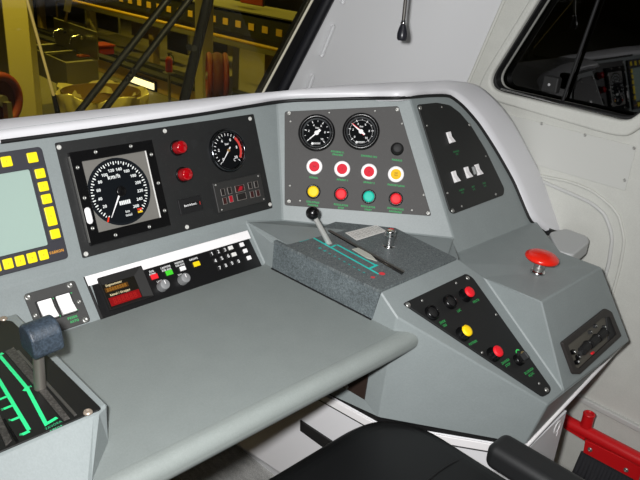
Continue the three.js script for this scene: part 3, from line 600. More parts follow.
// --- double gauge panel
{
  const t = thing('gauge_panel', 'grey gauge panel with two round pressure gauges above rows of coloured push buttons', 'instrument panel');
  const L = seatIn(t, PL_G, 355, 160), Z = 0.003, p = (x, y) => L(x, y, Z);
  const lab = [[337.6, 152, 'POSEBNI V.', 1], [337.6, 154.8, 'ZRACNIK', 1], [369, 156.4, 'ZAVORNI CEV', 1], [397, 160.2, 'PISKALO', 1], [313.7, 177.6, 'SIGNAL'], [342.3, 180, 'APARAT 1'], [369, 182.7, 'APARAT 2'], [396, 185.4, 'RAZSVETLJAVA'], [312.9, 202.2, 'IZKLOPNIK'], [312.9, 205.2, 'POGONA'], [340.9, 205, 'REGULATOR'], [340.9, 208, 'STOP'], [368, 206.8, 'REGULATOR'], [368, 209.8, 'START'], [395.4, 208.8, 'AVTOMATSKO'], [395.4, 211.8, 'ZAVIRANJE']];
  printedPlate('back_plate', [[284.6, 111.5], [398.5, 106], [431.5, 216], [284.6, 205.3]].map(q => p(...q)), Z, t, { r: 0.005, base: '#4b4a49', noise: 1800, rough: 0.75, ppm: 5000, draw: P => { for (const [x, y, s] of lab) P.text(s, p(x, y), 0.0036, GREEN, { rot: -0.02 }); } });
  for (const [x, y] of [[289, 113.3], [397, 109.6], [289, 201.4], [428, 213]]) screw(t, ...p(x, y), Z, 1.3, M.steel);
  for (const [zx, zy] of [[70, 108], [203, 78], [360, 72], [452, 115], [68, 328], [103, 380], [527, 360], [487, 412]]) screw(t, ...p(270 + zx / 3.43, 90 + zy / 3.43), Z, 0.6, M.steel);
  const gauge = (px, py, draw, needles) => {
    const g = part('pressure_gauge', t), c = L(px, py, Z + 0.008), r = 0.0355; g.position.set(c[0], c[1], Z);
    mesh('bezel', lathe([[r * 0.78, 0.003], [r * 0.79, 0.009], [r * 0.84, 0.012], [r * 0.93, 0.012], [r, 0.009], [r, 0]], 40), M.blackGloss, g);
    mesh('dial_ring', lathe([[r * 0.72, 0.0042], [r * 0.79, 0.0075]], 40), std(0x6b6e70, 0.3, { metalness: 0.6 }), g);
    dialDisc(r * 0.8, P => draw(P, r * 0.74), g, 0, 0, 0.004);
    for (const [a, m, l, w, z] of needles) { const n = mesh('needle', needleGeo(l * r * 0.74, r * 0.26, w), m, g); n.position.z = z; n.rotation.z = a * DEG; }
    mesh('needle_hub', lathe([[0, 0.002], [0.004, 0.0018], [0.0045, 0]], 16), M.white, g).position.z = 0.006;
  };
  const scale = (P, q, max, step, lo = 225, sweep = 270) => {
    const ang = v => (lo - v / max * sweep) * DEG;
    for (let v = 0; v <= max + 1e-6; v += step / 2) { const w = ang(v), big = Math.abs(v / step - Math.round(v / step)) < 1e-6; P.line([[Math.cos(w) * q * (big ? 0.76 : 0.82), Math.sin(w) * q * (big ? 0.76 : 0.82)], [Math.cos(w) * q * 0.92, Math.sin(w) * q * 0.92]], q * (big ? 0.06 : 0.035), '#e6e6e6'); if (big) P.text(String(v), [Math.cos(w) * q * 0.6, Math.sin(w) * q * 0.6], q * 0.15, '#e6e6e6'); }
    P.text('bar', [0, q * 0.38], q * 0.13, '#e6e6e6');
    P.poly([[-q * 0.28, -q * 0.86], [q * 0.34, -q * 0.8], [q * 0.34, -q * 0.68], [-q * 0.28, -q * 0.74]], '#d8d8d8'); P.text('MANOMETER', [q * 0.02, -q * 0.78], q * 0.085, '#333', { rot: 0.09 }); P.disc([-q * 0.24, -q * 0.8], q * 0.09, '#f0f0f0');
  };
  gauge(316.6, 132.6, (P, q) => scale(P, q, 10, 2), [[226, M.white, 0.86, 0.0014, 0.0052], [226, M.white, 0.25, 0.0026, 0.0056]]);
  gauge(361, 131.3, (P, q) => { scale(P, q, 10, 2); P.arc([0, 0], q * 0.84, 0, 6.28, q * 0.03, '#9a9a9a'); }, [[142, M.red, 0.88, 0.0022, 0.005], [146, M.white, 0.78, 0.0018, 0.0058]]);
  const kb = L(397.4, 148.4, Z + 0.012), kn = part('black_knob', t); kn.position.set(kb[0], kb[1], Z);
  mesh('knob_body', lathe([[0, 0.02], [0.007, 0.0198], [0.0098, 0.0175], [0.0105, 0.012], [0.0105, 0.004], [0.0125, 0.003], [0.0125, 0]], 24), M.blackMatt, kn);
  [[314.3, 166.4, '#d4142e', ['SIG']], [342.1, 168.9, '#d4142e', ['1']], [369, 171.6, '#d4142e', ['2']], [396, 174.2, '#e6b800', ['SVE', 'TLO']]].forEach(([x, y, c, w]) => litButton(t, ...L(x, y, Z + 0.004), Z, 0.0155, c, w, '#6a2020'));
  [[313.2, 191.5, M.yellow], [341, 194, M.red], [368.8, 196.5, M.teal], [396, 198.8, M.red]].forEach(([x, y, m]) => pushButton(t, ...L(x, y, Z + 0.005), Z, 0.0117, m, 0.0065));
}

// --- rocker panel at the right
{
  const t = thing('rocker_panel', 'black curved-corner panel with four white rocker switches under the cowl', 'switch panel');
  const L = seatIn(t, PL_K, 460, 160), Z = 0.003, p = (x, y) => L(x, y, Z);
  const pts = [[417.5, 104.5], [437, 102.5], [450, 105], [460, 112.5], [471.5, 126], [486, 150], [504.5, 188.5], [503.8, 195], [454, 213.8], [450, 211]].map(q => p(...q));
  printedPlate('back_plate', pts, Z, t, { r: 0.006, base: '#1d1e1d', noise: 1800, ppm: 4500, rough: 0.6, draw: P => { for (const [zx, zy, a, b] of [[185, 226, 'ZUNANJA', 'LUC'], [207, 380, 'KABINA', 'LUC'], [253, 367, 'INST', 'LUC'], [297, 353, 'MIZA', 'LUC']]) { const q = p(410 + zx / 4, 95 + zy / 4); P.text(a, q, 0.0034, '#1f8a48'); P.text(b, [q[0], q[1] - 0.0055], 0.0034, '#1f8a48'); } } });
  for (const [zx, zy] of [[165, 168], [185, 325], [235, 308], [277, 297]]) { const q = L(410 + zx / 4, 95 + zy / 4, Z + 0.005); rocker(t, q[0], q[1], Z, 0.0125, 0.0225, 0, false); }
  const s3 = L(410 + 254 / 4, 95 + 303 / 4, Z); mesh('rocker_guard', plateGeo([[-0.004, -0.008], [0.004, -0.008], [0.004, 0.008], [-0.004, 0.008]], 0.005, { bev: 0.001 }), M.grey, t).position.set(s3[0], s3[1], Z);
  for (const [zx, zy, s] of [[40, 52, 1.3], [127, 48, 0.6], [68, 122, 0.6], [238, 119, 1], [303, 245, 0.6], [150, 392, 0.7], [207, 445, 0.7], [343, 397, 0.8], [170, 463, 1.3]]) screw(t, ...p(410 + zx / 4, 95 + zy / 4), Z, s);
}

// --- triangular button panel
{
  const t = thing('button_panel', 'black tapering panel with red, yellow and black push buttons and a key switch', 'switch panel');
  const L = seatIn(t, PL_T, 470, 325), Z = 0.004, p = (x, y) => L(x, y, Z);
  const g0 = [[476, 301, ['VRATA']], [459, 310.5, ['LUC']], [442.6, 322, ['ZVOK', 'SIG']], [473, 342.7, ['POTNIK']], [505.5, 361.5, ['ZAVORA', 'STOP']], [529, 371, ['BLOKADA', 'KLJUC']]];
  printedPlate('back_plate', [[403.5, 303], [466.5, 273.3], [473, 277.5], [551.5, 388], [550, 393], [543.5, 396.5]].map(q => p(...q)), Z, t, { r: 0.006, base: '#131414', noise: 1500, ppm: 4000, rough: 0.6, draw: P => { for (const [x, y, ws] of g0) ws.forEach((w, i) => { const q = p(x, y); P.text(w, [q[0], q[1] - i * 0.0065], 0.0044, '#2fa050'); }); P.arc(p(519, 353), 0.006, 0.6, 2.8, 0.0024, '#38d060'); } });
  const btn = (x, y, m) => { const h = 0.016, q = L(x, y, Z + h); const b = part('push_button', t); b.position.set(q[0], q[1], Z); mesh('collar', lathe([[0.0085, 0.002], [0.0085, h - 0.003], [0.0105, h - 0.003], [0.0105, 0.004], [0.0125, 0.003], [0.0125, 0]], 24), M.blackGloss, b); mesh('cap', lathe([[0, h + 0.0012], [0.006, h + 0.001], [0.0094, h], [0.0097, h - 0.004]], 24), m, b); };
  btn(470.5, 291.2, M.red); btn(468, 330, M.yellow); btn(499, 350.6, M.red);
  for (const [x, y] of [[451.5, 300.8], [433.5, 311.6]]) { const q = L(x, y, Z + 0.006), b = part('black_push_button', t); b.position.set(q[0], q[1], Z); mesh('collar', lathe([[0.0095, 0], [0.0095, 0.007], [0.0115, 0.0075], [0.0128, 0.005], [0.013, 0]], 24), M.blackGloss, b); mesh('cap', lathe([[0, 0.0045], [0.009, 0.0045], [0.0094, 0]], 20), M.blackMatt, b); }
  const q = L(520.5, 358.6, Z + 0.006), ks = part('key_switch', t); ks.position.set(q[0], q[1], Z);
  mesh('switch_barrel', lathe([[0, 0.008], [0.0085, 0.008], [0.01, 0.006], [0.0105, 0]], 24), M.blackGloss, ks);
  mesh('key_grip', boxAt(0.004, 0.0125, 0.013, 0.004, 0, 0.013, 0.0015), M.darkGrey, ks); mesh('key_bow', lathe([[0, 0.003], [0.0035, 0.0025], [0.004, 0]], 12), std(0xb09a6a, 0.35, { metalness: 0.8 }), ks).position.set(0.010, 0.005, 0.008);
  for (const [x, y, s] of [[408, 305, 1.4], [467.5, 278, 1.2], [546.5, 390, 1.3], [422, 300.5, 0.7], [456, 283, 0.7], [496, 314.5, 0.7], [482, 352.5, 0.7], [539, 383.5, 0.7]]) screw(t, ...p(x, y), Z, s, M.steel);
}

// --- red mushroom stop button
{
  const t = thing('emergency_stop_button', 'red mushroom stop button on a chrome stem on the desk corner', 'button');
  const b = onY(537.5, 272.5, FLAT_Y); t.position.copy(b); t.rotation.z = -0.05; t.rotation.x = 0.06;
  mesh('base_ring', latheY([[0.014, 0], [0.014, 0.003], [0.0115, 0.005], [0.0085, 0.005]], 24), M.chrome, t);
  mesh('stem', latheY([[0.0085, 0], [0.0085, 0.028]], 20), M.chrome, t);
  mesh('stem_nut', latheY([[0.0085, 0.004], [0.0105, 0.004], [0.0105, 0.013], [0.0085, 0.0135]], 8), M.steel, t);
  mesh('mushroom_cap', latheY([[0, 0.0425], [0.012, 0.0418], [0.023, 0.0385], [0.0295, 0.034], [0.031, 0.03], [0.029, 0.0265], [0.02, 0.025], [0.006, 0.025]], 40), std(0xe02414, 0.25), t);
}

// --- socket recess on the end facet
{
  const t = thing('socket_recess', 'small black recessed tray with black plugs on the desk end', 'socket');
  const pl = { o: PL_RF.o, n: PL_RF.n.clone() }; const L = seatIn(t, pl, 592, 341), H = 0.006;
  const out = [[562.5, 342.5], [606, 308.3], [612, 311.5], [622, 336], [580.5, 374.2], [574, 374]].map(q => L(...q, H));
  const inn = [[567.5, 345], [602, 317.5], [610, 316], [617, 334.5], [580, 369], [576, 368]].map(q => L(...q, H));
  mesh('frame', plateGeo(out, H, { r: 0.004, bev: 0.001, holes: [new THREE.Path(inn.map(q => new THREE.Vector2(...q)))] }), std(0x2b2725, 0.55), t);
  mesh('tray', plateGeo(inn, 0.0012, { bev: 0.0002 }), std(0x55524a, 0.7), t);
  mesh('ribbed_cover', plateGeo([[606, 313], [612, 314], [619, 333], [609, 340.5]].map(q => L(...q, 0.004)), 0.004, { bev: 0.0008 }), std(0x1c1c1d, 0.7), t);
  for (const [x, y, r] of [[585, 348, 0.0085], [594, 341, 0.0082], [602, 334.5, 0.008]]) {
    const k = part('plug', t), q = L(x, y, 0.008); k.position.set(q[0], q[1], 0.008);
    const g = new THREE.CylinderGeometry(r, r * 0.92, 0.026, 18); mesh('plug_body', g, M.blackMatt, k); k.rotation.z = -1.45;
    mesh('plug_rim', new THREE.TorusGeometry(r * 0.95, 0.0012, 6, 18).rotateX(Math.PI / 2).translate(0, 0.011, 0), M.blackGloss, k);
    mesh('plug_tail', new THREE.CylinderGeometry(0.0035, 0.0045, 0.01, 10).translate(0, -0.017, 0), M.darkGrey, k);
  }
  const q = L(592.5, 353, 0.004); mesh('red_terminal', boxAt(0.008, 0.004, 0.004, 0, 0, 0, 0.001), M.red, t).position.set(q[0], q[1], 0.004);
  for (const [x, y] of [[573, 352], [577, 362], [578, 357]]) { const w = L(x, y, 0.005); mesh('clamp', boxAt(0.008, 0.008, 0.008, 0, 0, 0, 0.002), M.blackGloss, t).position.set(w[0], w[1], 0.005); screw(t, w[0], w[1], 0.009, 0.7, M.chrome); }
  for (const [x, y] of [[595, 326], [590, 332], [604, 327]]) { const w = L(x, y, 0.004); mesh('terminal_block', boxAt(0.007, 0.006, 0.006, 0, 0, 0, 0.001), M.darkGrey, t).position.set(w[0], w[1], 0.004); screw(t, w[0], w[1], 0.007, 0.6, M.chrome); }
}

// --- pair of white rockers beside the radio
{
  const t = thing('switch_plate', 'small dark plate with two large white rocker switches beside the radio', 'switch panel');
  const L = seatIn(t, PL_R, 56, 306), Z = 0.0025, p = (x, y) => L(x, y, Z);
  const tl = p(22, 294.5), tr = p(75, 280), br = p(91, 321.5), bl = p(41.5, 337);
  const x0 = (tl[0] + bl[0]) / 2, x1 = (tr[0] + br[0]) / 2, y1 = (tl[1] + tr[1]) / 2, y0 = (bl[1] + br[1]) / 2;
  printedPlate('back_plate', [[x0, y0], [x1, y0], [x1, y1], [x0, y1]], Z, t, { r: 0.006, base: '#3b3b3a', noise: 400, ppm: 6000, draw: P => { const a = p(72.5, 317.5); P.text('PESEK', a, 0.004, GREEN); P.text('AVTO', [a[0] + 0.001, a[1] - 0.006], 0.004, GREEN); for (const [x, y] of [[53, 298.5], [71, 293], [60, 316], [77, 310]]) { const q = p(x, y); P.line([[q[0] - 0.0015, q[1]], [q[0] + 0.0015, q[1]]], 0.0015, GREEN); } } });
  for (const [x, y] of [[48.3, 309], [66.5, 303.5]]) { const q = L(x, y, Z + 0.005); rocker(t, q[0], q[1], Z, 0.021, 0.03); }
  for (const [zx, zy, s] of [[160, 160, 1.5], [405, 90, 1.5], [495, 290, 1.5], [205, 265, 1], [460, 185, 1]]) screw(t, ...p(zx / 5.82, 270 + zy / 5.82), Z, s);
}

// --- train radio
{
  const t = thing('radio_unit', 'black train radio unit with red display, coloured keys, knobs and number keypad', 'radio');
  const L = seatIn(t, PL_R, 175, 275), Z = 0.0022, p = (x, y) => L(x, y, Z);
  const tl = p(84, 276.5), tr = p(248, 230.5), br = p(263, 267), bl = p(101, 317.5);
  const x0 = (tl[0] + bl[0]) / 2, x1 = (tr[0] + br[0]) / 2, y1 = (tl[1] + tr[1]) / 2, y0 = (bl[1] + br[1]) / 2, h = y1 - y0;
  const yw = y1 - h * 0.17;
  mesh('white_flange', plateGeo([[x0, yw - 0.004], [x1, yw - 0.004], [x1, y1], [x0, y1]], 0.0035, { bev: 0.0008 }), M.white, t);
  mesh('side_flange', plateGeo([[x0 - 0.001, y0], [x0 + 0.003, y0], [x0 + 0.003, y1], [x0 - 0.001, y1]], 0.003, { bev: 0.0006 }), M.blackMatt, t);
  const nums = ['1', '2', '3', '4', '5', '6', '7', '8', '9', '0'];
  printedPlate('face_plate', [[x0 + 0.002, y0], [x1 - 0.002, y0], [x1 - 0.004, yw], [x0 + 0.007, yw]], Z, t, { base: '#101011', noise: 300, ppm: 4500, rough: 0.35, draw: P => {
    for (const [x, y, a, b] of [[151.5, 271.5, 'ZUG', 'FUNK'], [165.5, 267.2, 'LAUTSPR', 'EIN AUS'], [179, 262.5, 'HOERER', 'EIN AUS'], [193.5, 259, 'GRUPPE', '']]) { const q = p(x, y); P.text(a, q, 0.0034, '#e8e8e8'); if (b) P.text(b, [q[0], q[1] - 0.0048], 0.0034, '#e8e8e8'); }
    P.text('LAUT', p(159.5, 281.5), 0.003, '#ddd'); P.text('TON', p(180, 275), 0.003, '#ddd');
  } });
  // display hood
  const hd = part('display_hood', t), hq = (x, y, d) => L(x, y, d);
  const A = [[97, 279], [141, 266], [152, 296.5], [109.5, 311]].map(q => hq(...q, 0.004)), hx0 = (A[0][0] + A[3][0]) / 2, hx1 = (A[1][0] + A[2][0]) / 2, hy1 = (A[0][1] + A[1][1]) / 2, hy0 = (A[2][1] + A[3][1]) / 2;
  const ins = 0.006, hole = new THREE.Path([[hx0 + 0.004, hy0 + 0.004], [hx1 - 0.016, hy0 + 0.004], [hx1 - 0.016, hy1 - ins - 0.003], [hx0 + 0.004, hy1 - ins - 0.003]].map(q => new THREE.Vector2(...q)));
  const v3 = (x, y, z) => V(x, y, z), o = [[hx0, hy0], [hx1, hy0], [hx1, hy1], [hx0, hy1]], iN = [[hx0 + 0.004, hy0 + 0.004], [hx1 - 0.016, hy0 + 0.005], [hx1 - 0.016, hy1 - 0.012], [hx0 + 0.004, hy1 - 0.012]];
  const ff = []; for (let i = 0; i < 4; i++) { const j = (i + 1) % 4; ff.push([v3(...o[i], Z), v3(...o[j], Z), v3(...o[j], 0.009), v3(...o[i], 0.009)]); ff.push([v3(...o[i], 0.009), v3(...o[j], 0.009), v3(...iN[j], 0.003), v3(...iN[i], 0.003)]); }
  mesh('hood_frame', facets(ff, 0.0006), std(0x0d0c0a, 0.75), hd);
  printedPlate('display_window', iN, 0.0008, hd, { z0: 0.0026, base: '#171510', noise: 0, ppm: 9000, rough: 0.25, draw: P => {
    const w = iN[1][0] - iN[0][0], hh = iN[2][1] - iN[0][1], X = u => iN[0][0] + u * w, Y = u => iN[0][1] + u * hh;
    P.text('Zugnummer', [X(0.34), Y(0.93)], 0.0036, '#d8c9a0'); P.poly([[X(0.03), Y(0.64)], [X(0.74), Y(0.64)], [X(0.74), Y(0.84)], [X(0.03), Y(0.84)]], '#4a2f10');
    P.text('88888888', [X(0.38), Y(0.74)], 0.0058, '#8a5c20'); P.text('Kanal / Gruppe', [X(0.42), Y(0.5)], 0.0036, '#d8c9a0');
    P.poly([[X(0.03), Y(0.03)], [X(0.97), Y(0.03)], [X(0.97), Y(0.4)], [X(0.03), Y(0.4)]], '#7c0d10'); P.text('888888', [X(0.5), Y(0.21)], 0.0095, '#931a18');
  } });
  const key = (x, y, w, hh, m, name = 'key') => { const q = p(x, y); const k = mesh(name, plateGeo([[-w / 2, -hh / 2], [w / 2, -hh / 2], [w / 2, hh / 2], [-w / 2, hh / 2]], 0.0035, { r: 0.001, bev: 0.0006 }), m, t); k.position.set(q[0], q[1], Z); return k; };
  key(154, 277, 0.0125, 0.0085, M.red, 'red_key'); key(168.8, 273, 0.0125, 0.0085, M.green, 'green_key'); key(182.3, 268.8, 0.0105, 0.0075, M.white, 'white_key'); key(196.2, 264.3, 0.0125, 0.0085, std(0xf0d010, 0.4), 'yellow_key');
  for (const [x, y] of [[165.3, 284], [186, 277.5]]) { const q = L(x, y, Z + 0.014), k = part('knob', t); k.position.set(q[0], q[1], Z); mesh('knob_body', lathe([[0, 0.0155], [0.0075, 0.015], [0.0085, 0.013], [0.0092, 0]], 20), std(0x7f8081, 0.45), k); mesh('knob_mark', boxAt(0.0012, 0.006, 0.0006, 0, 0.003, 0.0156), M.white, k); }
  const kp = [[328, 128], [362, 117], [397, 107], [347, 165], [381, 152], [415, 140], [370, 203], [402, 190], [435, 178], [470, 168]];
  const kg = plateGeo([[-0.0042, -0.0047], [0.0042, -0.0047], [0.0042, 0.0047], [-0.0042, 0.0047]], 0.002, { r: 0.0008, bev: 0.0004 });
  const bb = [-0.0042, -0.0047, 0.0042, 0.0047];
  kp.forEach(([zx, zy], i) => { const q = p(150 + zx / 5.33, 230 + zy / 5.33), k = mesh('number_key', planarUV(kg.clone(), bb), std(0xffffff, 0.4, { map: canvasTex(bb, 6000, '#161617', 0, P => P.text(nums[i], [0, 0], 0.0062, '#e6e6e6')) }), t); k.position.set(q[0], q[1], Z); });
  for (const [zx, zy] of [[427, 97], [445, 132]]) key(150 + zx / 5.33, 230 + zy / 5.33, 0.0095, 0.007, M.offWhite, 'white_key');
  for (const [zx, zy] of [[487, 80], [505, 113], [525, 150]]) key(150 + zx / 5.33, 230 + zy / 5.33, 0.0085, 0.0075, M.white, 'white_key');
  for (const [x, y] of [[104, 318.5], [149, 307], [237, 273.5], [254, 274]]) { const q = p(x, y); screw(t, q[0], q[1], 0, 0.7, M.offWhite); }
}

// --- brake controller box
{
  const t = thing('brake_controller', 'dark speckled brake controller box with black ball lever and cyan markings', 'controller');
  const pl = { o: V(0, LID_Y, 0), n: V(0, 1, 0) }, Z = 0.004, px = (x, y) => { const q = hit(x, y, pl, Z); return q; };
  const out = [[277, 239.5], [317, 228], [340, 220], [391, 224], [396, 228], [458, 258.5], [382, 293]].map(([x, y]) => px(x, y));
  out[0].x = CHX - 0.003; out[6].x = vA.x - 0.004; out[6].z = BOX_FZ + 0.002; out[5].z = BOX_FZ + 0.002;
  const P2 = out.map(q => [q.x, -q.z]), b = bounds2(P2);
  const loc = (x, y) => { const q = px(x, y); return [q.x, -q.z]; };
  const CY = '#22d0c4';
  const g = planarUV(plateGeo(P2, 0.005, { bev: 0.0008 }), b);
  const tex = canvasTex(b, 4200, '#5d6465', 0, P => {
    const c = P.ctx, w = c.canvas ? c.canvas.width : 1000, h = c.canvas ? c.canvas.height : 1000;
    for (let i = 0; i < 9000; i++) { c.fillStyle = rnd() < 0.5 ? 'rgba(150,158,158,0.28)' : 'rgba(40,44,46,0.3)'; const s = 4 + rnd() * 6; c.fillRect(rnd() * w, rnd() * h, s, s); }
    P.line([loc(312.5, 237.3), loc(379, 274.2)], 0.0042, CY); P.line([loc(337, 244.6), loc(376.5, 265.6)], 0.0042, CY);
    P.line([loc(310, 238.2), loc(317, 235.6)], 0.004, CY); P.line([loc(325, 244), loc(330, 241.8)], 0.004, CY); P.line([loc(331, 247.4), loc(336, 245)], 0.004, CY);
    P.line([loc(369, 268.8), loc(377.5, 264.8)], 0.005, CY);
    P.disc(loc(382, 273.6), 0.0055, '#e0303c'); P.disc(loc(373, 277.3), 0.0038, '#d04048');
    P.line([loc(299.5, 241.8), loc(309, 239.2)], 0.003, '#1d9b98');
    for (let i = 0; i < 10; i++) { const u = i / 9, q = loc(319 + u * 44, 247.5 + u * 24.5), r = loc(321 + u * 44, 248.6 + u * 24.5); P.line([q, r], i < 2 ? 0.006 : 0.003, '#1fa8a2'); }
  });
  g.rotateX(-Math.PI / 2); g.translate(0, LID_Y - 0.001, 0);
  mesh('lid', g, std(0xffffff, 0.55, { map: tex, bumpMap: paintBump, bumpScale: 0.0002 }), t);
  // speckled cheek plate facing the knees
  const ck = [V(out[0].x, LID_Y - 0.001, out[0].z), V(out[6].x, LID_Y - 0.001, out[6].z), onY(375.5, 318, TABLE_Y), onY(272.6, 268.5, TABLE_Y)];
  ck[2] = V(out[6].x - 0.001, TABLE_Y, ck[2].z); ck[3] = V(out[0].x, TABLE_Y, ck[3].z);
  const cin = ck.map(q => q.clone().add(V(0.008, 0, 0)));
  mesh('cheek_plate', facets([ck, cin, ...ck.map((q, i) => [q, ck[(i + 1) % 4], cin[(i + 1) % 4], cin[i]])], 0.0006), M.speck, t);
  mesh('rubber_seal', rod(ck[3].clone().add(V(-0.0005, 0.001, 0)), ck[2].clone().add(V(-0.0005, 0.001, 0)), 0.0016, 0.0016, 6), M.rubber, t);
  // slot, guide, lever, knob, label
  const Y = LID_Y + Z, flat = (pts, h, mat, name, y = Y) => { const gg = plateGeo(pts.map(q => loc(...q)), h, { bev: 0.0003 }); gg.rotateX(-Math.PI / 2); gg.translate(0, y, 0); return mesh(name, gg, mat, t); };
  flat([[328, 231.8], [330.5, 231.5], [404, 272.6], [402, 275]], 0.0008, M.blackGloss, 'slot_lip');
  flat([[327.5, 231], [330, 230.5], [404.5, 272], [403.5, 272.8]], 0.0022, M.darkSteel, 'slot_edge');
  flat([[352, 249.5], [358, 248], [371, 255], [377, 261.5], [366, 258]], 0.0012, std(0xb8b8ae, 0.4), 'slide_cover');
  const lb = [[345.3, 233], [376.3, 225.3], [386.3, 231.4], [356.6, 240.6]].map(q => loc(...q)), bl = bounds2(lb);
  const lg = planarUV(plateGeo(lb, 0.001, { bev: 0.0002 }), bl); lg.rotateX(-Math.PI / 2); lg.translate(0, Y, 0);
  mesh('label_plate', lg, std(0xffffff, 0.5, { map: canvasTex(bl, 8000, '#d9d7d2', 60, P => { const m = (u, v) => { const a = lb[0].map((q, k) => q + (lb[1][k] - q) * u), c = lb[3].map((q, k) => q + (lb[2][k] - q) * u); return a.map((q, k) => q + (c[k] - q) * v); }; for (let i = 1; i < 7; i++) P.line([m(i / 7, 0.06), m(i / 7, 0.94)], 0.0006, '#8d8a84'); for (let i = 0; i < 7; i++) for (let k = 0; k < 4; k++) P.line([m(i / 7 + 0.03, 0.2 + k * 0.18), m(i / 7 + 0.06 + rnd() * 0.05, 0.2 + k * 0.18)], 0.001, '#6d6a66'); P.line([m(0.02, 0.5), m(0.98, 0.5)], 0.0006, '#8d8a84'); }) }), t);
  const lv = part('lever', t), base = px(332, 243), top = hit(312.5, 213, plane(base, V(-0.35, 0.1, 1)));
  mesh('lever_stem', rod(base.clone().add(V(0, -0.01, 0)), top, 0.0055, 0.0042, 14), std(0xc2c2be, 0.35, { metalness: 0.4 }), lv);
  const bg = new THREE.SphereGeometry(0.0118, 28, 18); bg.translate(top.x, top.y, top.z); mesh('ball_knob', bg, M.blackGloss, lv);
  const kb = px(388.8, 246), kn = part('chrome_knob', t); kn.position.copy(kb);
  mesh('knob_body', latheY([[0, 0.032], [0.0085, 0.032], [0.0098, 0.0305], [0.0098, 0.0255], [0.0088, 0.0245], [0.0098, 0.0235], [0.0098, 0.019], [0.0088, 0.018], [0.0082, 0.017], [0.0082, 0.002], [0.0115, 0.001], [0.0115, 0]], 28), M.chrome, kn);
}

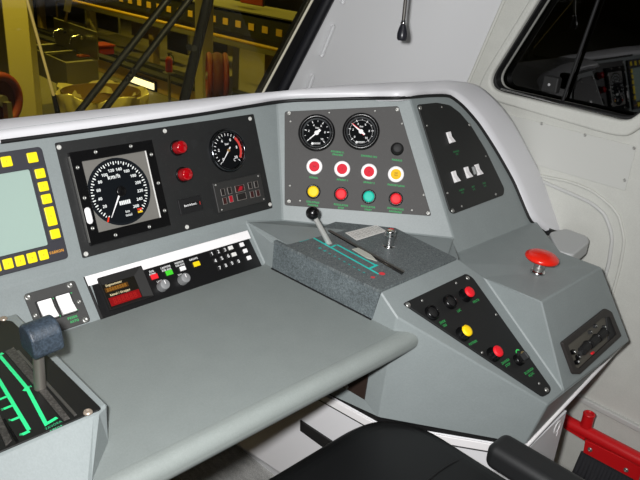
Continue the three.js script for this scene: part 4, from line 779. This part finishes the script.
// --- traction controller at the left of the table
{
  const t = thing('traction_controller', 'grey box with black gate plate, green markings and a dark blue grip handle', 'controller');
  const CYt = 0.797, pl = { o: V(0, CYt, 0), n: V(0, 1, 0) };
  const fr = onY(108, 404, CYt), cx = onY(96.5, 412, CYt), xR = fr.x, zF = cx.z, zB = -0.885, xL = 0.06;
  const T = [V(xL, CYt, zF), V(cx.x - 0.0, CYt, zF), V(xR, CYt, fr.z), V(xR + 0.004, CYt, zB), V(xL, CYt, zB)];
  const foot = [onY(90, 486, TABLE_Y), onY(109, 440, TABLE_Y)];
  const Bt = [V(xL, TABLE_Y, foot[0].z), foot[0], foot[1], V(xR + 0.004, TABLE_Y, zB), V(xL, TABLE_Y, zB)];
  mesh('housing', facets([T, ...T.map((q, i) => [q, T[(i + 1) % 5], Bt[(i + 1) % 5], Bt[i]])], 0.003), M.desk, t);
  const loc = (x, y, h = CYt + 0.002) => { const q = onY(x, y, h); return [q.x, -q.z]; };
  const c0 = loc(95.5, 411), l0 = loc(20, 323), plx = (c0[0] + l0[0]) / 2 + 0.001, py0 = c0[1], py1 = loc(2, 316)[1], pxl = 0.075;
  const pts = [[pxl, py0], [plx, py0], [plx, py1 - 0.02], [plx - 0.02, py1], [pxl, py1]], b = bounds2(pts), GR = '#2fe08a';
  const g = planarUV(plateGeo(pts, 0.002, { r: 0.004, bev: 0.0005 }), b); g.rotateX(-Math.PI / 2); g.translate(0, CYt, 0);
  const tx = canvasTex(b, 4200, '#131312', 400, P => {
    P.line([loc(0, 356), loc(27, 388), loc(46, 424), loc(57, 417.5)], 0.0045, GR); P.line([loc(24, 391), loc(28, 386.5)], 0.0045, GR);
    P.line([loc(-12, 364), loc(-1, 380), loc(29, 430)], 0.0045, GR); P.line([loc(29.5, 431), loc(22, 434.5)], 0.0045, GR);
    for (const [x, y] of [[4, 397.5], [9.5, 406.5], [17, 418]]) P.line([loc(x + 2.5, y - 1), loc(x - 6, y + 2.5)], 0.004, GR);
    P.line([loc(-6, 358), loc(3, 353)], 0.0045, GR);
    for (const [x, y, s] of [[-3, 401.5, '1'], [2, 409.5, '2'], [9.5, 420, '3'], [20.5, 434.5, '4'], [30, 386.5, 'N']]) P.text(s, loc(x, y), 0.004, '#2fc07a');
    P.text('ZAVORA', loc(53.5, 425), 0.0038, '#2f9a6a', { rot: 0.1 }); P.text('VOZNJA', loc(55, 429), 0.0038, '#2f9a6a', { rot: 0.1 });
  });
  mesh('gate_plate', g, std(0xffffff, 0.5, { map: tx }), t);
  const flat = (q, h, mat, name, y) => { const gg = plateGeo(q.map(p => loc(...p)), h, { bev: 0.0004 }); gg.rotateX(-Math.PI / 2); gg.translate(0, y, 0); return mesh(name, gg, mat, t); };
  const worn = std(0x6a6763, 0.5, { map: speckMap, metalness: 0.5 });
  flat([[5, 352], [14, 348], [70, 419], [64, 421.5]], 0.0015, worn, 'gate_strip', CYt + 0.002);
  flat([[16, 352], [19, 351], [77, 415.5], [74.5, 417]], 0.002, M.darkSteel, 'gate_rail', CYt + 0.002);
  flat([[-8, 414], [-2, 411], [12, 441], [6, 447]], 0.0015, worn, 'gate_strip', CYt + 0.002);
  flat([[2, 420], [5, 419], [19, 441], [16, 443]], 0.0012, M.blackGloss, 'gate_rail', CYt + 0.002);
  for (const [x, y] of [[88, 412.5], [3.5, 319]]) { const q = onY(x, y, CYt + 0.002), s = screw(t, q.x, q.y, q.z, 1.6, std(0xb7a898, 0.35, { metalness: 0.6 })); s.rotation.x = -Math.PI / 2; }
  // handle: stem through the slot and a D-shaped grip
  const hd = part('handle', t), b0 = onY(40, 388, CYt + 0.002), plH = plane(b0, V(-0.3, 0, 1)), s1 = hit(38, 352, plH);
  mesh('handle_stem', rod(b0.clone().add(V(0, -0.01, 0)), s1, 0.0072, 0.0062, 14), std(0x74706a, 0.45, { metalness: 0.6 }), hd);
  const c1 = hit(41, 335, plH), prof = new THREE.Shape(); const gw = 0.0165, gh = 0.0155;
  prof.moveTo(-gw * 0.8, -gh); prof.lineTo(gw * 0.8, -gh); prof.quadraticCurveTo(gw, -gh, gw, -gh * 0.7); prof.lineTo(gw * 0.92, gh * 0.35); prof.quadraticCurveTo(gw * 0.7, gh, 0, gh); prof.quadraticCurveTo(-gw * 0.7, gh, -gw * 0.92, gh * 0.35); prof.lineTo(-gw, -gh * 0.7); prof.quadraticCurveTo(-gw, -gh, -gw * 0.8, -gh);
  const gg = new THREE.ExtrudeGeometry(prof, { depth: 0.03, bevelEnabled: true, bevelSize: 0.003, bevelThickness: 0.003, bevelSegments: 3, curveSegments: 10 }); gg.translate(0, 0, -0.015);
  gg.rotateY(Math.PI / 2); gg.rotateZ(0.06);
  const gm = mesh('grip', metreUV(gg), std(0x3a4652, 0.5, { map: speckMap, bumpMap: paintBump, bumpScale: 0.0006 }), hd); gm.position.copy(c1);
}

// ------------------------------------------------------------------ seat
{
  const t = thing('driver_seat', 'black padded driver seat with an armrest pushed up to the desk', 'seat');
  const x0 = 0.37, x1 = 0.845, z0 = -0.612, z1 = -0.09, s = shapeOf([[x0, -z1], [x1, -z1], [x1, -z0], [x0, -z0]], 0.13);
  const g = new THREE.ExtrudeGeometry(s, { depth: 0.03, bevelEnabled: true, bevelSize: 0.045, bevelThickness: 0.04, bevelOffset: -0.045, bevelSegments: 8, curveSegments: 20 });
  g.rotateX(-Math.PI / 2); g.translate(0, 0.502, 0);
  mesh('seat_cushion', g, M.leather, t);
  mesh('seam', tube([onY(424, 484, 0.572), onY(440, 471, 0.572), onY(452, 463.5, 0.572), onY(463, 459, 0.570)], 0.0018, 20, 6), std(0x0a0a0b, 0.5), t);
  const ar = new RoundedBoxGeometry(0.052, 0.042, 0.34, 4, 0.014); ar.translate(0.788, 0.64, -0.205); mesh('armrest', ar, M.plasticBlack, t);
  mesh('armrest_bracket', boxAt(0.03, 0.2, 0.05, 0.80, 0.55, -0.06, 0.008), M.blackMatt, t);
  const bk = new RoundedBoxGeometry(0.5, 0.5, 0.1, 4, 0.045); bk.rotateX(0.12); bk.translate(0.66, 0.74, -0.03); mesh('backrest', bk, M.leather, t);
  mesh('pedestal', merge([rod(V(0.66, 0.0, -0.36), V(0.66, 0.46, -0.36), 0.06, 0.05, 16), latheY([[0, 0.03], [0.16, 0.02], [0.18, 0], [0, 0]], 24).translate(0.66, 0, -0.36)]), M.blackMatt, t);
}
{ // speckled step on the floor in the knee space
  const p = [onY(219, 464, 0.02), onY(256, 443, 0.02)];
  structure('floor_step', boxAt(0.25, 0.02, 0.9, p[1].x - 0.11, 0.01, p[1].z - 0.1), std(0xdededa, 0.7, { map: speckMap }), 'speckled grey floor plate in the knee space under the desk');
}
// ------------------------------------------------------------------ side wall details
{
  const t = thing('wall_plate', 'pale cover plate fixed with screws on the side wall below the window', 'plate');
  const pl = { o: V(WALL_X, 0, 0), n: V(-1, 0, 0) }, L = seatIn(t, pl, 580, 150);
  const a = L(637, 146.5), b = L(626, 191), w = 0.34;
  mesh('plate', plateGeo([[a[0] - w, b[1]], [a[0], b[1]], [a[0], a[1]], [a[0] - w, a[1]]], 0.002, { bev: 0.0006, r: 0.002 }), std(0xc5c6c1, 0.5), t);
  for (const [x, y] of [[542, 123.5], [585.5, 135], [634.5, 148], [625, 180]]) screw(t, ...L(x, y), 0.002, 1.0);
}
{
  const t = thing('wall_moulding', 'raised rounded moulding line on the side wall behind the desk', 'moulding');
  mesh('outer_bead', tube([[530, 172], [542, 176], [570, 182], [592, 191], [610, 205], [619, 217], [624, 240], [620, 266], [611, 300], [600, 350]].map(([x, y]) => onX(x, y, WALL_X - 0.001)), 0.0035, 60, 8), M.wall, t);
  mesh('inner_bead', tube([[530, 176], [544, 182], [574, 195], [591, 203], [604, 214], [610, 228], [612, 240], [609, 262], [604, 281], [592, 330]].map(([x, y]) => onX(x, y, WALL_X - 0.001)), 0.0045, 60, 8), std(0xc2c3c0, 0.5), t);
}
{
  const a = onX(584, 400, WALL_X), b = onX(640, 427, WALL_X);
  structure('trim_1', boxAt(0.012, 0.014, 2.2, WALL_X - 0.004, (a.y + b.y) / 2, 0, 0.003), std(0xbfc0bc, 0.45), 'horizontal trim bar low on the side wall');
}
{ // red tubular bracket with a dark bristle strip
  const t = thing('brush_bracket', 'red tubular bracket with a dark bristle strip on the side wall', 'bracket');
  const X = 1.34, w = (x, y, d = 0) => onX(x, y, X - d);
  const a = w(566, 421), b = w(650, 465);
  mesh('tube', rod(a.clone().add(a.clone().sub(b).multiplyScalar(0.3)), b.clone().add(b.clone().sub(a).multiplyScalar(0.8)), 0.0145, 0.0145, 18), M.redPaint, t);
  const c = w(586, 426, 0.0); mesh('stub', merge([rod(c, c.clone().add(V(0, 0.032, 0)), 0.0125, 0.0125, 18), new THREE.TorusGeometry(0.0105, 0.003, 8, 18).rotateX(Math.PI / 2).translate(c.x, c.y + 0.032, c.z)]), M.redPaint, t);
  const quad = (q, th, mat, name) => { const P = q.map(([x, y]) => w(x, y, 0.012)), Q = P.map(p => p.clone().add(V(th, 0, 0))); mesh(name, facets([P, Q, ...P.map((p, i) => [p, P[(i + 1) % 4], Q[(i + 1) % 4], Q[i]])], 0.001), mat, t); };
  quad([[563, 428], [566, 422], [586, 432], [584, 441]], 0.012, M.redPaint, 'rear_plate');
  quad([[585, 440], [642, 467.5], [638, 482], [583, 452.5]], 0.012, M.redPaint, 'clamp_plate');
  for (const [x, y] of [[590, 449.5], [626, 470]]) { const q = w(x, y, 0.013), m = screw(t, q.x, q.y, q.z, 1.6, M.steel, 'bolt'); m.rotation.y = -Math.PI / 2; }
  const bs = []; // bristle tufts
  for (let i = 0; i < 16; i++) { const u = i / 15, p = w(584 + u * 52, 453 + u * 28, 0.004), q = p.clone().add(V(-0.004, -0.07, (rnd() - 0.5) * 0.004 - 0.006)); bs.push(rod(p, q, 0.0075, 0.0062, 6)); }
  mesh('bristles', merge(bs), std(0x2a2a2e, 0.8), t);
}
// ------------------------------------------------------------------ microphone on its gooseneck
{
  const t = thing('gooseneck_microphone', 'black gooseneck microphone hanging in front of the pillar', 'microphone');
  const D = 1.42, a = at(402, 37, D), b = at(403.5, 20, D), c = at(407, -10, D + 0.01), d = at(420, -80, D + 0.06);
  mesh('neck', tube([b, c, d, at(450, -190, D + 0.12)], 0.0036, 24, 8), M.darkSteel, t);
  const hd = part('capsule_head', t); hd.position.copy(a); hd.quaternion.setFromUnitVectors(V(0, 1, 0), b.clone().sub(a).normalize());
  mesh('capsule', latheY([[0, -0.007], [0.0075, -0.0065], [0.0098, -0.003], [0.0102, 0.006], [0.0075, 0.017], [0.0045, 0.024], [0.004, 0.031]], 24), std(0x23242a, 0.3), hd);
  mesh('ring', latheY([[0.0045, 0.024], [0.0055, 0.0245], [0.0055, 0.027], [0.0042, 0.0275]], 16), M.chrome, hd);
}
// ------------------------------------------------------------------ wipers and rod outside the glass
{
  const ws = (x, y, d = 0.03) => hit(x, y, PL_WS, -d), up = (a, b, k) => b.clone().add(b.clone().sub(a).multiplyScalar(k));
  const t = thing('windscreen_wiper', 'black parallel wiper arms crossing the windscreen', 'wiper');
  for (const [x0, y0, x1, y1] of [[74, 118, 172, -6], [98, 118, 192, -4]]) { const a = ws(x0, y0), b = ws(x1, y1); mesh('arm', rod(a, up(a, b, 1.2), 0.0068, 0.0062, 8), M.plasticBlack, t); }
  for (const [x, y] of [[128, 79], [133, 71]]) { const q = ws(x, y, 0.026); mesh('nozzle', boxAt(0.008, 0.012, 0.008, q.x, q.y, q.z, 0.002), M.blackMatt, t); }
  const t2 = thing('windscreen_wiper', 'thick black wiper blade standing steeply on the windscreen', 'wiper');
  const a = ws(183, 104), b = ws(209, -4); mesh('blade_arm', rod(a, up(a, b, 1.4), 0.0105, 0.0095, 8), M.plasticBlack, t2);
  const a2 = ws(187, 104, 0.02), b2 = ws(213, -4, 0.02); mesh('blade_rubber', rod(a2, up(a2, b2, 1.4), 0.0035, 0.0035, 6), M.rubber, t2);
  const j = ws(192, 48, 0.02); mesh('joint', rod(j.clone().add(V(0, 0, -0.012)), j.clone().add(V(0, 0, 0.008)), 0.007, 0.007, 10), M.darkGrey, t2);
  const t3 = thing('aerial_rod', 'thin pale rod with a black grip outside the windscreen', 'rod');
  const c = ws(59, 118, 0.05), d = ws(53.5, 95, 0.05), e = ws(26, -4, 0.05);
  mesh('grip', rod(c, d, 0.0055, 0.004, 10), M.rubber, t3); mesh('rod', rod(d, up(d, e, 1.2), 0.0028, 0.0024, 8), std(0xd8c690, 0.4), t3);
}
// ------------------------------------------------------------------ the workshop hall outside
{
  const FY = -1.3, H = {
    floor: std(0x6e6650, 0.7, { map: speckMap }), post: std(0xb8ae86, 0.6), dark: std(0x57533e, 0.8), wall: std(0x857d5c, 0.8), yel: std(0xd8b040, 0.6), steel: std(0x8c8878, 0.4, { metalness: 0.6 }), black: std(0x1a1915, 0.7), wood: std(0x8f7a4e, 0.7), sill: std(0x6f6a50, 0.6),
  };
  const big = (name, w, h, d, x, y, z, m, label) => structure(name, metreUV(boxAt(w, h, d, x, y, z)), m, label);
  big('hall_floor', 34, 0.1, 44, 6, FY - 0.05, -14, H.floor, 'concrete floor of the workshop hall');
  big('hall_wall', 0.2, 9, 44, 15, 3, -14, H.wall, 'dim far wall of the workshop hall');
  big('hall_wall', 34, 9, 0.2, 6, 3, -33, H.wall, 'dim end wall of the workshop hall');
  big('hall_wall', 0.2, 9, 44, -11, 3, -14, H.wall, 'dim wall on the other side of the workshop hall');
  big('hall_ceiling', 34, 0.1, 44, 6, 7.5, -14, H.dark, 'dark roof of the workshop hall');
  // sodium lamps under the hall roof
  [[2.6, -5.3], [5.2, -10.5], [6.2, -14.5], [8.9, -8.2], [9.2, -12.5]].forEach(([x, z], i) => {
    const t = thing('hall_lamp', 'yellow sodium lamp hanging under the workshop roof', 'lamp', 'sodium lamps under the hall roof');
    mesh('reflector', latheY([[0.06, 0.35], [0.1, 0.3], [0.4, 0.0], [0.41, -0.02]], 24), H.black, t); mesh('bulb', new THREE.SphereGeometry(0.12, 16, 12), std(0xffffff, 0.5, { emissive: 0xffe860, emissiveIntensity: 3 }), t);
    t.position.set(x, 3.1, z);
    const l = new THREE.SpotLight(0xfff06a, 34, 0, 62 * DEG, 0.4); l.name = 'sodium_light'; l.castShadow = true; l.shadow.radius = 6; l.position.set(0, -0.16, 0); l.target.position.set(0, -3, 0); t.add(l); t.add(l.target);
  });
  const column = (px, d, w, label) => { const p = at(px, 60, d); const t = thing('hall_column', label, 'column'); t.position.set(p.x, FY, p.z); t.rotation.y = 0.0; mesh('shaft', boxAt(w, 8.6, w, 0, 4.3, 0, 0.01), H.post, t); mesh('base_plate', boxAt(w * 1.5, 0.03, w * 1.5, 0, 0.015, 0), H.steel, t); return t; };
  column(15.5, 7.5, 0.23, 'broad cream steel column close outside the windscreen'); column(31, 10, 0.13, 'narrow cream steel column behind the washing trough'); column(204, 10, 0.18, 'cream steel column behind the thick wiper blade');
  // hose reels
  const reel = (p, r, label, turn) => { const t = thing('hose_reel', label, 'hose reel', undefined); t.position.copy(p); t.rotation.y = turn; const geo = []; for (let k = -1; k <= 1; k += 2) geo.push(new THREE.TorusGeometry(r, 0.035, 10, 36).translate(0, 0, k * 0.1)); mesh('rims', merge(geo), std(0x7c2c1a, 0.6), t); mesh('hose', new THREE.TorusGeometry(r * 0.8, 0.09, 10, 36), std(0x5c2212, 0.7), t); mesh('hub', rod(V(0, 0, -0.14), V(0, 0, 0.14), 0.05), H.steel, t); mesh('stand', boxAt(0.05, p.y - FY, 0.05, 0, -(p.y - FY) / 2, 0.17), H.steel, t); return t; };
  reel(at(-9, 99, 6.5), 0.2, 'red hose reel at the foot of the broad cream column', 0.4); reel(at(217, 76, 9.2), 0.26, 'dull red hose reel behind the wiper blade and cream column', 1.0);
  { // stainless washing trough
    const y = -0.42, A = onY(25, 45, y), B = onY(66, 63, y), C = onY(98, 60, y), D = A.clone().add(C).sub(B);
    const t = thing('washing_trough', 'steel washing trough with two taps in the hall', 'sink');
    const dn = (p, h) => p.clone().add(V(0, -h, 0)), inn = [A, B, C, D].map(p => p.clone().lerp(A.clone().add(C).multiplyScalar(0.5), 0.12)), inL = inn.map(p => dn(p, 0.25));
    const O = [A, B, C, D], ff = []; for (let i = 0; i < 4; i++) { const j = (i + 1) % 4; ff.push([O[i], O[j], dn(O[j], 0.34), dn(O[i], 0.34)], [O[i], O[j], inn[j], inn[i]], [inn[i], inn[j], inL[j], inL[i]]); } ff.push(inL);
    mesh('basin', facets(ff, 0.004), H.steel, t);
    const m0 = A.clone().lerp(B, 0.5), m1 = D.clone().lerp(C, 0.5); mesh('partition', rod(m0, m1, 0.02), H.steel, t);
    const bs = [D, C, C.clone().add(V(0, 0.36, 0)), D.clone().add(V(0, 0.36, 0))], bq = bs.map(p => p.clone().add(V(0.03, 0, -0.02)));
    mesh('splash_back', facets([bs, bq, ...bs.map((p, i) => [p, bs[(i + 1) % 4], bq[(i + 1) % 4], bq[i]])], 0.004), H.steel, t);
    for (const p of O) mesh('leg', rod(V(p.x, FY, p.z), dn(p, 0.33), 0.025), H.steel, t);
    for (const u of [0.35, 0.75]) { const p = D.clone().lerp(C, u).add(V(0, 0.22, 0)), q = A.clone().lerp(B, u); const dir = q.sub(p).setY(0).normalize(); const tp = part('tap', t); mesh('spout', tube([p, p.clone().addScaledVector(dir, 0.08).add(V(0, 0.05, 0)), p.clone().addScaledVector(dir, 0.22).add(V(0, 0.02, 0)), p.clone().addScaledVector(dir, 0.24).add(V(0, -0.05, 0))], 0.016, 16, 8), M.chrome, tp); mesh('tap_handles', rod(p.clone().add(V(-0.08, 0.02, 0.06)), p.clone().add(V(0.08, 0.02, -0.06)), 0.02), M.chrome, tp); }
    const pp = onY(60, 34, 0.0); const bt = thing('brush', 'pale brush standing upright on the washing trough back', 'brush'); const b0 = D.clone().lerp(C, 0.3).add(V(0, 0.36, 0)); bt.position.copy(b0); bt.rotation.z = -0.25; mesh('brush_handle', boxAt(0.03, 0.16, 0.03, 0, 0.08, 0, 0.008), H.wood, bt); mesh('brush_head', boxAt(0.09, 0.2, 0.04, 0, 0.24, 0, 0.012), std(0xd9d2b0, 0.6), bt);
    const rg = A.clone().lerp(C, 0.5).lerp(C, 0.62).add(V(0, 0.01, 0.0)); const rgM = new RoundedBoxGeometry(0.16, 0.03, 0.1, 2, 0.012); rgM.translate(rg.x, y + 0.016, rg.z); tag(mesh('orange_cloth', rgM, std(0xa8502c, 0.8)), 'small orange cloth lying on the washing trough edge', 'cloth');
  }
  { // bin lined with clear plastic
    const c = onY(101, 88, -0.6), t = thing('lined_bin', 'large bin lined with crumpled translucent plastic', 'bin'); t.position.set(c.x, FY, c.z);
    const hh = -0.6 - FY, R = 0.52, pos = [], idx = [], N = 64, Mv = 12;
    for (let j = 0; j <= Mv; j++) for (let i = 0; i <= N; i++) { const v = j / Mv, a = i / N * Math.PI * 2, w = 1 + 0.05 * Math.sin(a * 7 + v * 5) + 0.035 * Math.sin(a * 13 - v * 9) + 0.02 * Math.sin(a * 29 + v * 17); const r = v < 0.8 ? R * (0.86 + 0.2 * v / 0.8) * w : R * (1.06 - (v - 0.8) * 1.1) * w; const y = v < 0.8 ? hh * v / 0.8 + 0.04 * Math.sin(a * 5) * v : hh + 0.04 * Math.sin(a * 5) * 0.8 - (v - 0.8) * 0.9; pos.push(Math.cos(a) * r, y, Math.sin(a) * r); }
    for (let j = 0; j < Mv; j++) for (let i = 0; i < N; i++) { const a = j * (N + 1) + i; idx.push(a, a + 1, a + N + 1, a + 1, a + N + 2, a + N + 1); }
    const g = new THREE.BufferGeometry(); g.setAttribute('position', new THREE.Float32BufferAttribute(pos, 3)); g.setIndex(idx); g.computeVertexNormals();
    mesh('plastic_liner', g, new THREE.MeshPhysicalMaterial({ color: 0xe8dcb0, roughness: 0.25, transmission: 0.2, thickness: 0, side: THREE.DoubleSide }), t);
    mesh('bin_body', latheY([[0, 0.02], [R * 0.8, 0.02], [R * 0.92, hh * 0.95], [R * 0.88, hh * 0.95], [R * 0.77, 0.05], [0, 0.05]], 40), std(0x8a6f34, 0.7), t);
  }
  { // work platform alongside: edge beam with yellow dashes, pipe rail, lower beam and lit pit wall
    const X = 7, t = thing('work_platform', 'long work platform with black and yellow edge marking and a pipe rail', 'platform');
    const e = onX(279.5, 31, X), f = onX(167, 8, X), yD = (e.y + f.y) / 2;
    mesh('edge_beam', boxAt(0.12, 0.34, 26, X + 0.06, yD + 0.0, -15), H.black, t);
    const dz = (e.z - f.z) / 9.2;
    for (let i = -4; i < 26; i++) { const z = e.z - i * dz; if (z < -27) break; mesh('yellow_block', boxAt(0.012, 0.1, Math.abs(dz) * 0.42, X - 0.004, yD - 0.02, z, 0.003), H.yel, t); }
    const r0 = onX(290, 50, X), r1 = onX(160, 22, X); const yR = (r0.y + r1.y) / 2;
    mesh('pipe_rail', rod(V(X - 0.08, yR, -2), V(X - 0.08, yR, -27), 0.03), std(0xc09a2a, 0.35), t);
    mesh('fascia', boxAt(0.06, 0.22, 26, X + 0.1, yD - 0.28, -15), H.sill, t);
    mesh('deck', boxAt(0.9, 0.06, 26, X + 0.45, yD + 0.16, -15), H.dark, t);
    const s0 = onX(90, 47, X), s1 = onX(160, 72, X), yS = (s0.y + s1.y) / 2;
    mesh('lower_beam', boxAt(0.2, 0.1, 26, X + 0.05, yS, -15), H.black, t);
    for (let k = 0; k < 9; k++) mesh('post', boxAt(0.14, yD - FY, 0.14, X + 0.25, (yD + FY) / 2, -4.5 - k * 2.4), k % 2 ? H.wood : H.post, t);
    for (let k = 0; k < 12; k++) mesh('panel', boxAt(0.05, 0.5 + 0.35 * rnd(), 0.7 + 0.3 * rnd(), X + 1.2 + 0.3 * rnd(), FY + 0.5 + 0.3 * rnd(), -5 - k * 1.5), k % 3 ? H.dark : H.wood, t);
  }
  { // low yellow wall in front with the lit strip
    const X = 6.4, a = onX(106, 62, X), b = onX(196, 95, X), t = thing('low_wall', 'low yellow painted wall beside the work platform', 'wall');
    const y0 = onX(140, 72, X).y;
    mesh('wall_face', boxAt(0.1, y0 - FY, 14, X + 0.05, (y0 + FY) / 2, -12), std(0xb89a3c, 0.7), t); mesh('coping', boxAt(0.2, 0.05, 14, X + 0.05, y0 + 0.025, -12), H.black, t);
    const l = thing('strip_lamp', 'bright white strip lamp set in the low yellow wall', 'lamp'), p = onX(131, 73.5, X), q = onX(156.5, 84, X), yM = (p.y + q.y) / 2 - 0.06;
    mesh('lamp_housing', boxAt(0.05, 0.17, Math.abs(p.z - q.z) + 0.04, X - 0.02, yM, (p.z + q.z) / 2), H.black, l);
    mesh('lamp_tube', boxAt(0.02, 0.11, Math.abs(p.z - q.z), X - 0.05, yM, (p.z + q.z) / 2, 0.008), std(0xffffff, 0.5, { emissive: 0xfff4d0, emissiveIntensity: 1.6 }), l);
    const pl = new THREE.RectAreaLight(0xfff0c8, 2, Math.abs(p.z - q.z), 0.11); pl.name = 'strip_light'; pl.castShadow = true; pl.position.set(X - 0.065, yM, (p.z + q.z) / 2); pl.lookAt(0, yM, (p.z + q.z) / 2); l.add(pl);
  }
  { // fire extinguisher
    const p = onX(169, 72, 6.2), t = thing('fire_extinguisher', 'small red fire extinguisher standing by the work platform', 'extinguisher'); t.position.set(p.x, p.y, p.z); t.scale.set(0.7, 0.7, 0.7);
    mesh('cylinder', latheY([[0, 0], [0.075, 0], [0.08, 0.03], [0.08, 0.26], [0.05, 0.33], [0.02, 0.35], [0, 0.35]], 20), std(0x8a1a14, 0.5), t); mesh('valve', merge([rod(V(0, 0.34, 0), V(0, 0.42, 0), 0.02), boxAt(0.12, 0.02, 0.03, 0.02, 0.42, 0)]), M.blackMatt, t); mesh('hose', tube([V(0.02, 0.4, 0), V(0.1, 0.34, 0.02), V(0.1, 0.15, 0.02)], 0.012, 12, 6), M.rubber, t);
    mesh('bracket_stand', boxAt(0.2, 0.03, 0.2, 0, -0.015, 0), H.steel, t); mesh('bracket_post', boxAt(0.05, (p.y - FY) / 0.7, 0.05, 0, -(p.y - FY) / 1.4 - 0.02, 0), H.steel, t);
  }
  { const p = onX(97, 49, 6.6); const t = thing('red_crate', 'small red crate on the platform beam behind the trough', 'crate'); const g = boxAt(0.3, 0.16, 0.4, p.x + 0.1, p.y, p.z, 0.01); mesh('crate_body', g, std(0x8e2418, 0.7), t); mesh('crate_rim', boxAt(0.34, 0.03, 0.44, p.x + 0.1, p.y + 0.08, p.z), std(0x8e2418, 0.7), t); }
  { const p = onX(252, 0, 7.4); const t = thing('red_sign', 'plain red board above the platform edge', 'sign'); mesh('board', boxAt(0.03, 0.18, 0.55, p.x, p.y + 0.03, p.z), std(0x86261a, 0.7), t); mesh('board_frame', boxAt(0.02, 0.2, 0.57, p.x + 0.012, p.y + 0.03, p.z), H.black, t); }
}

renderer.render(scene, camera);
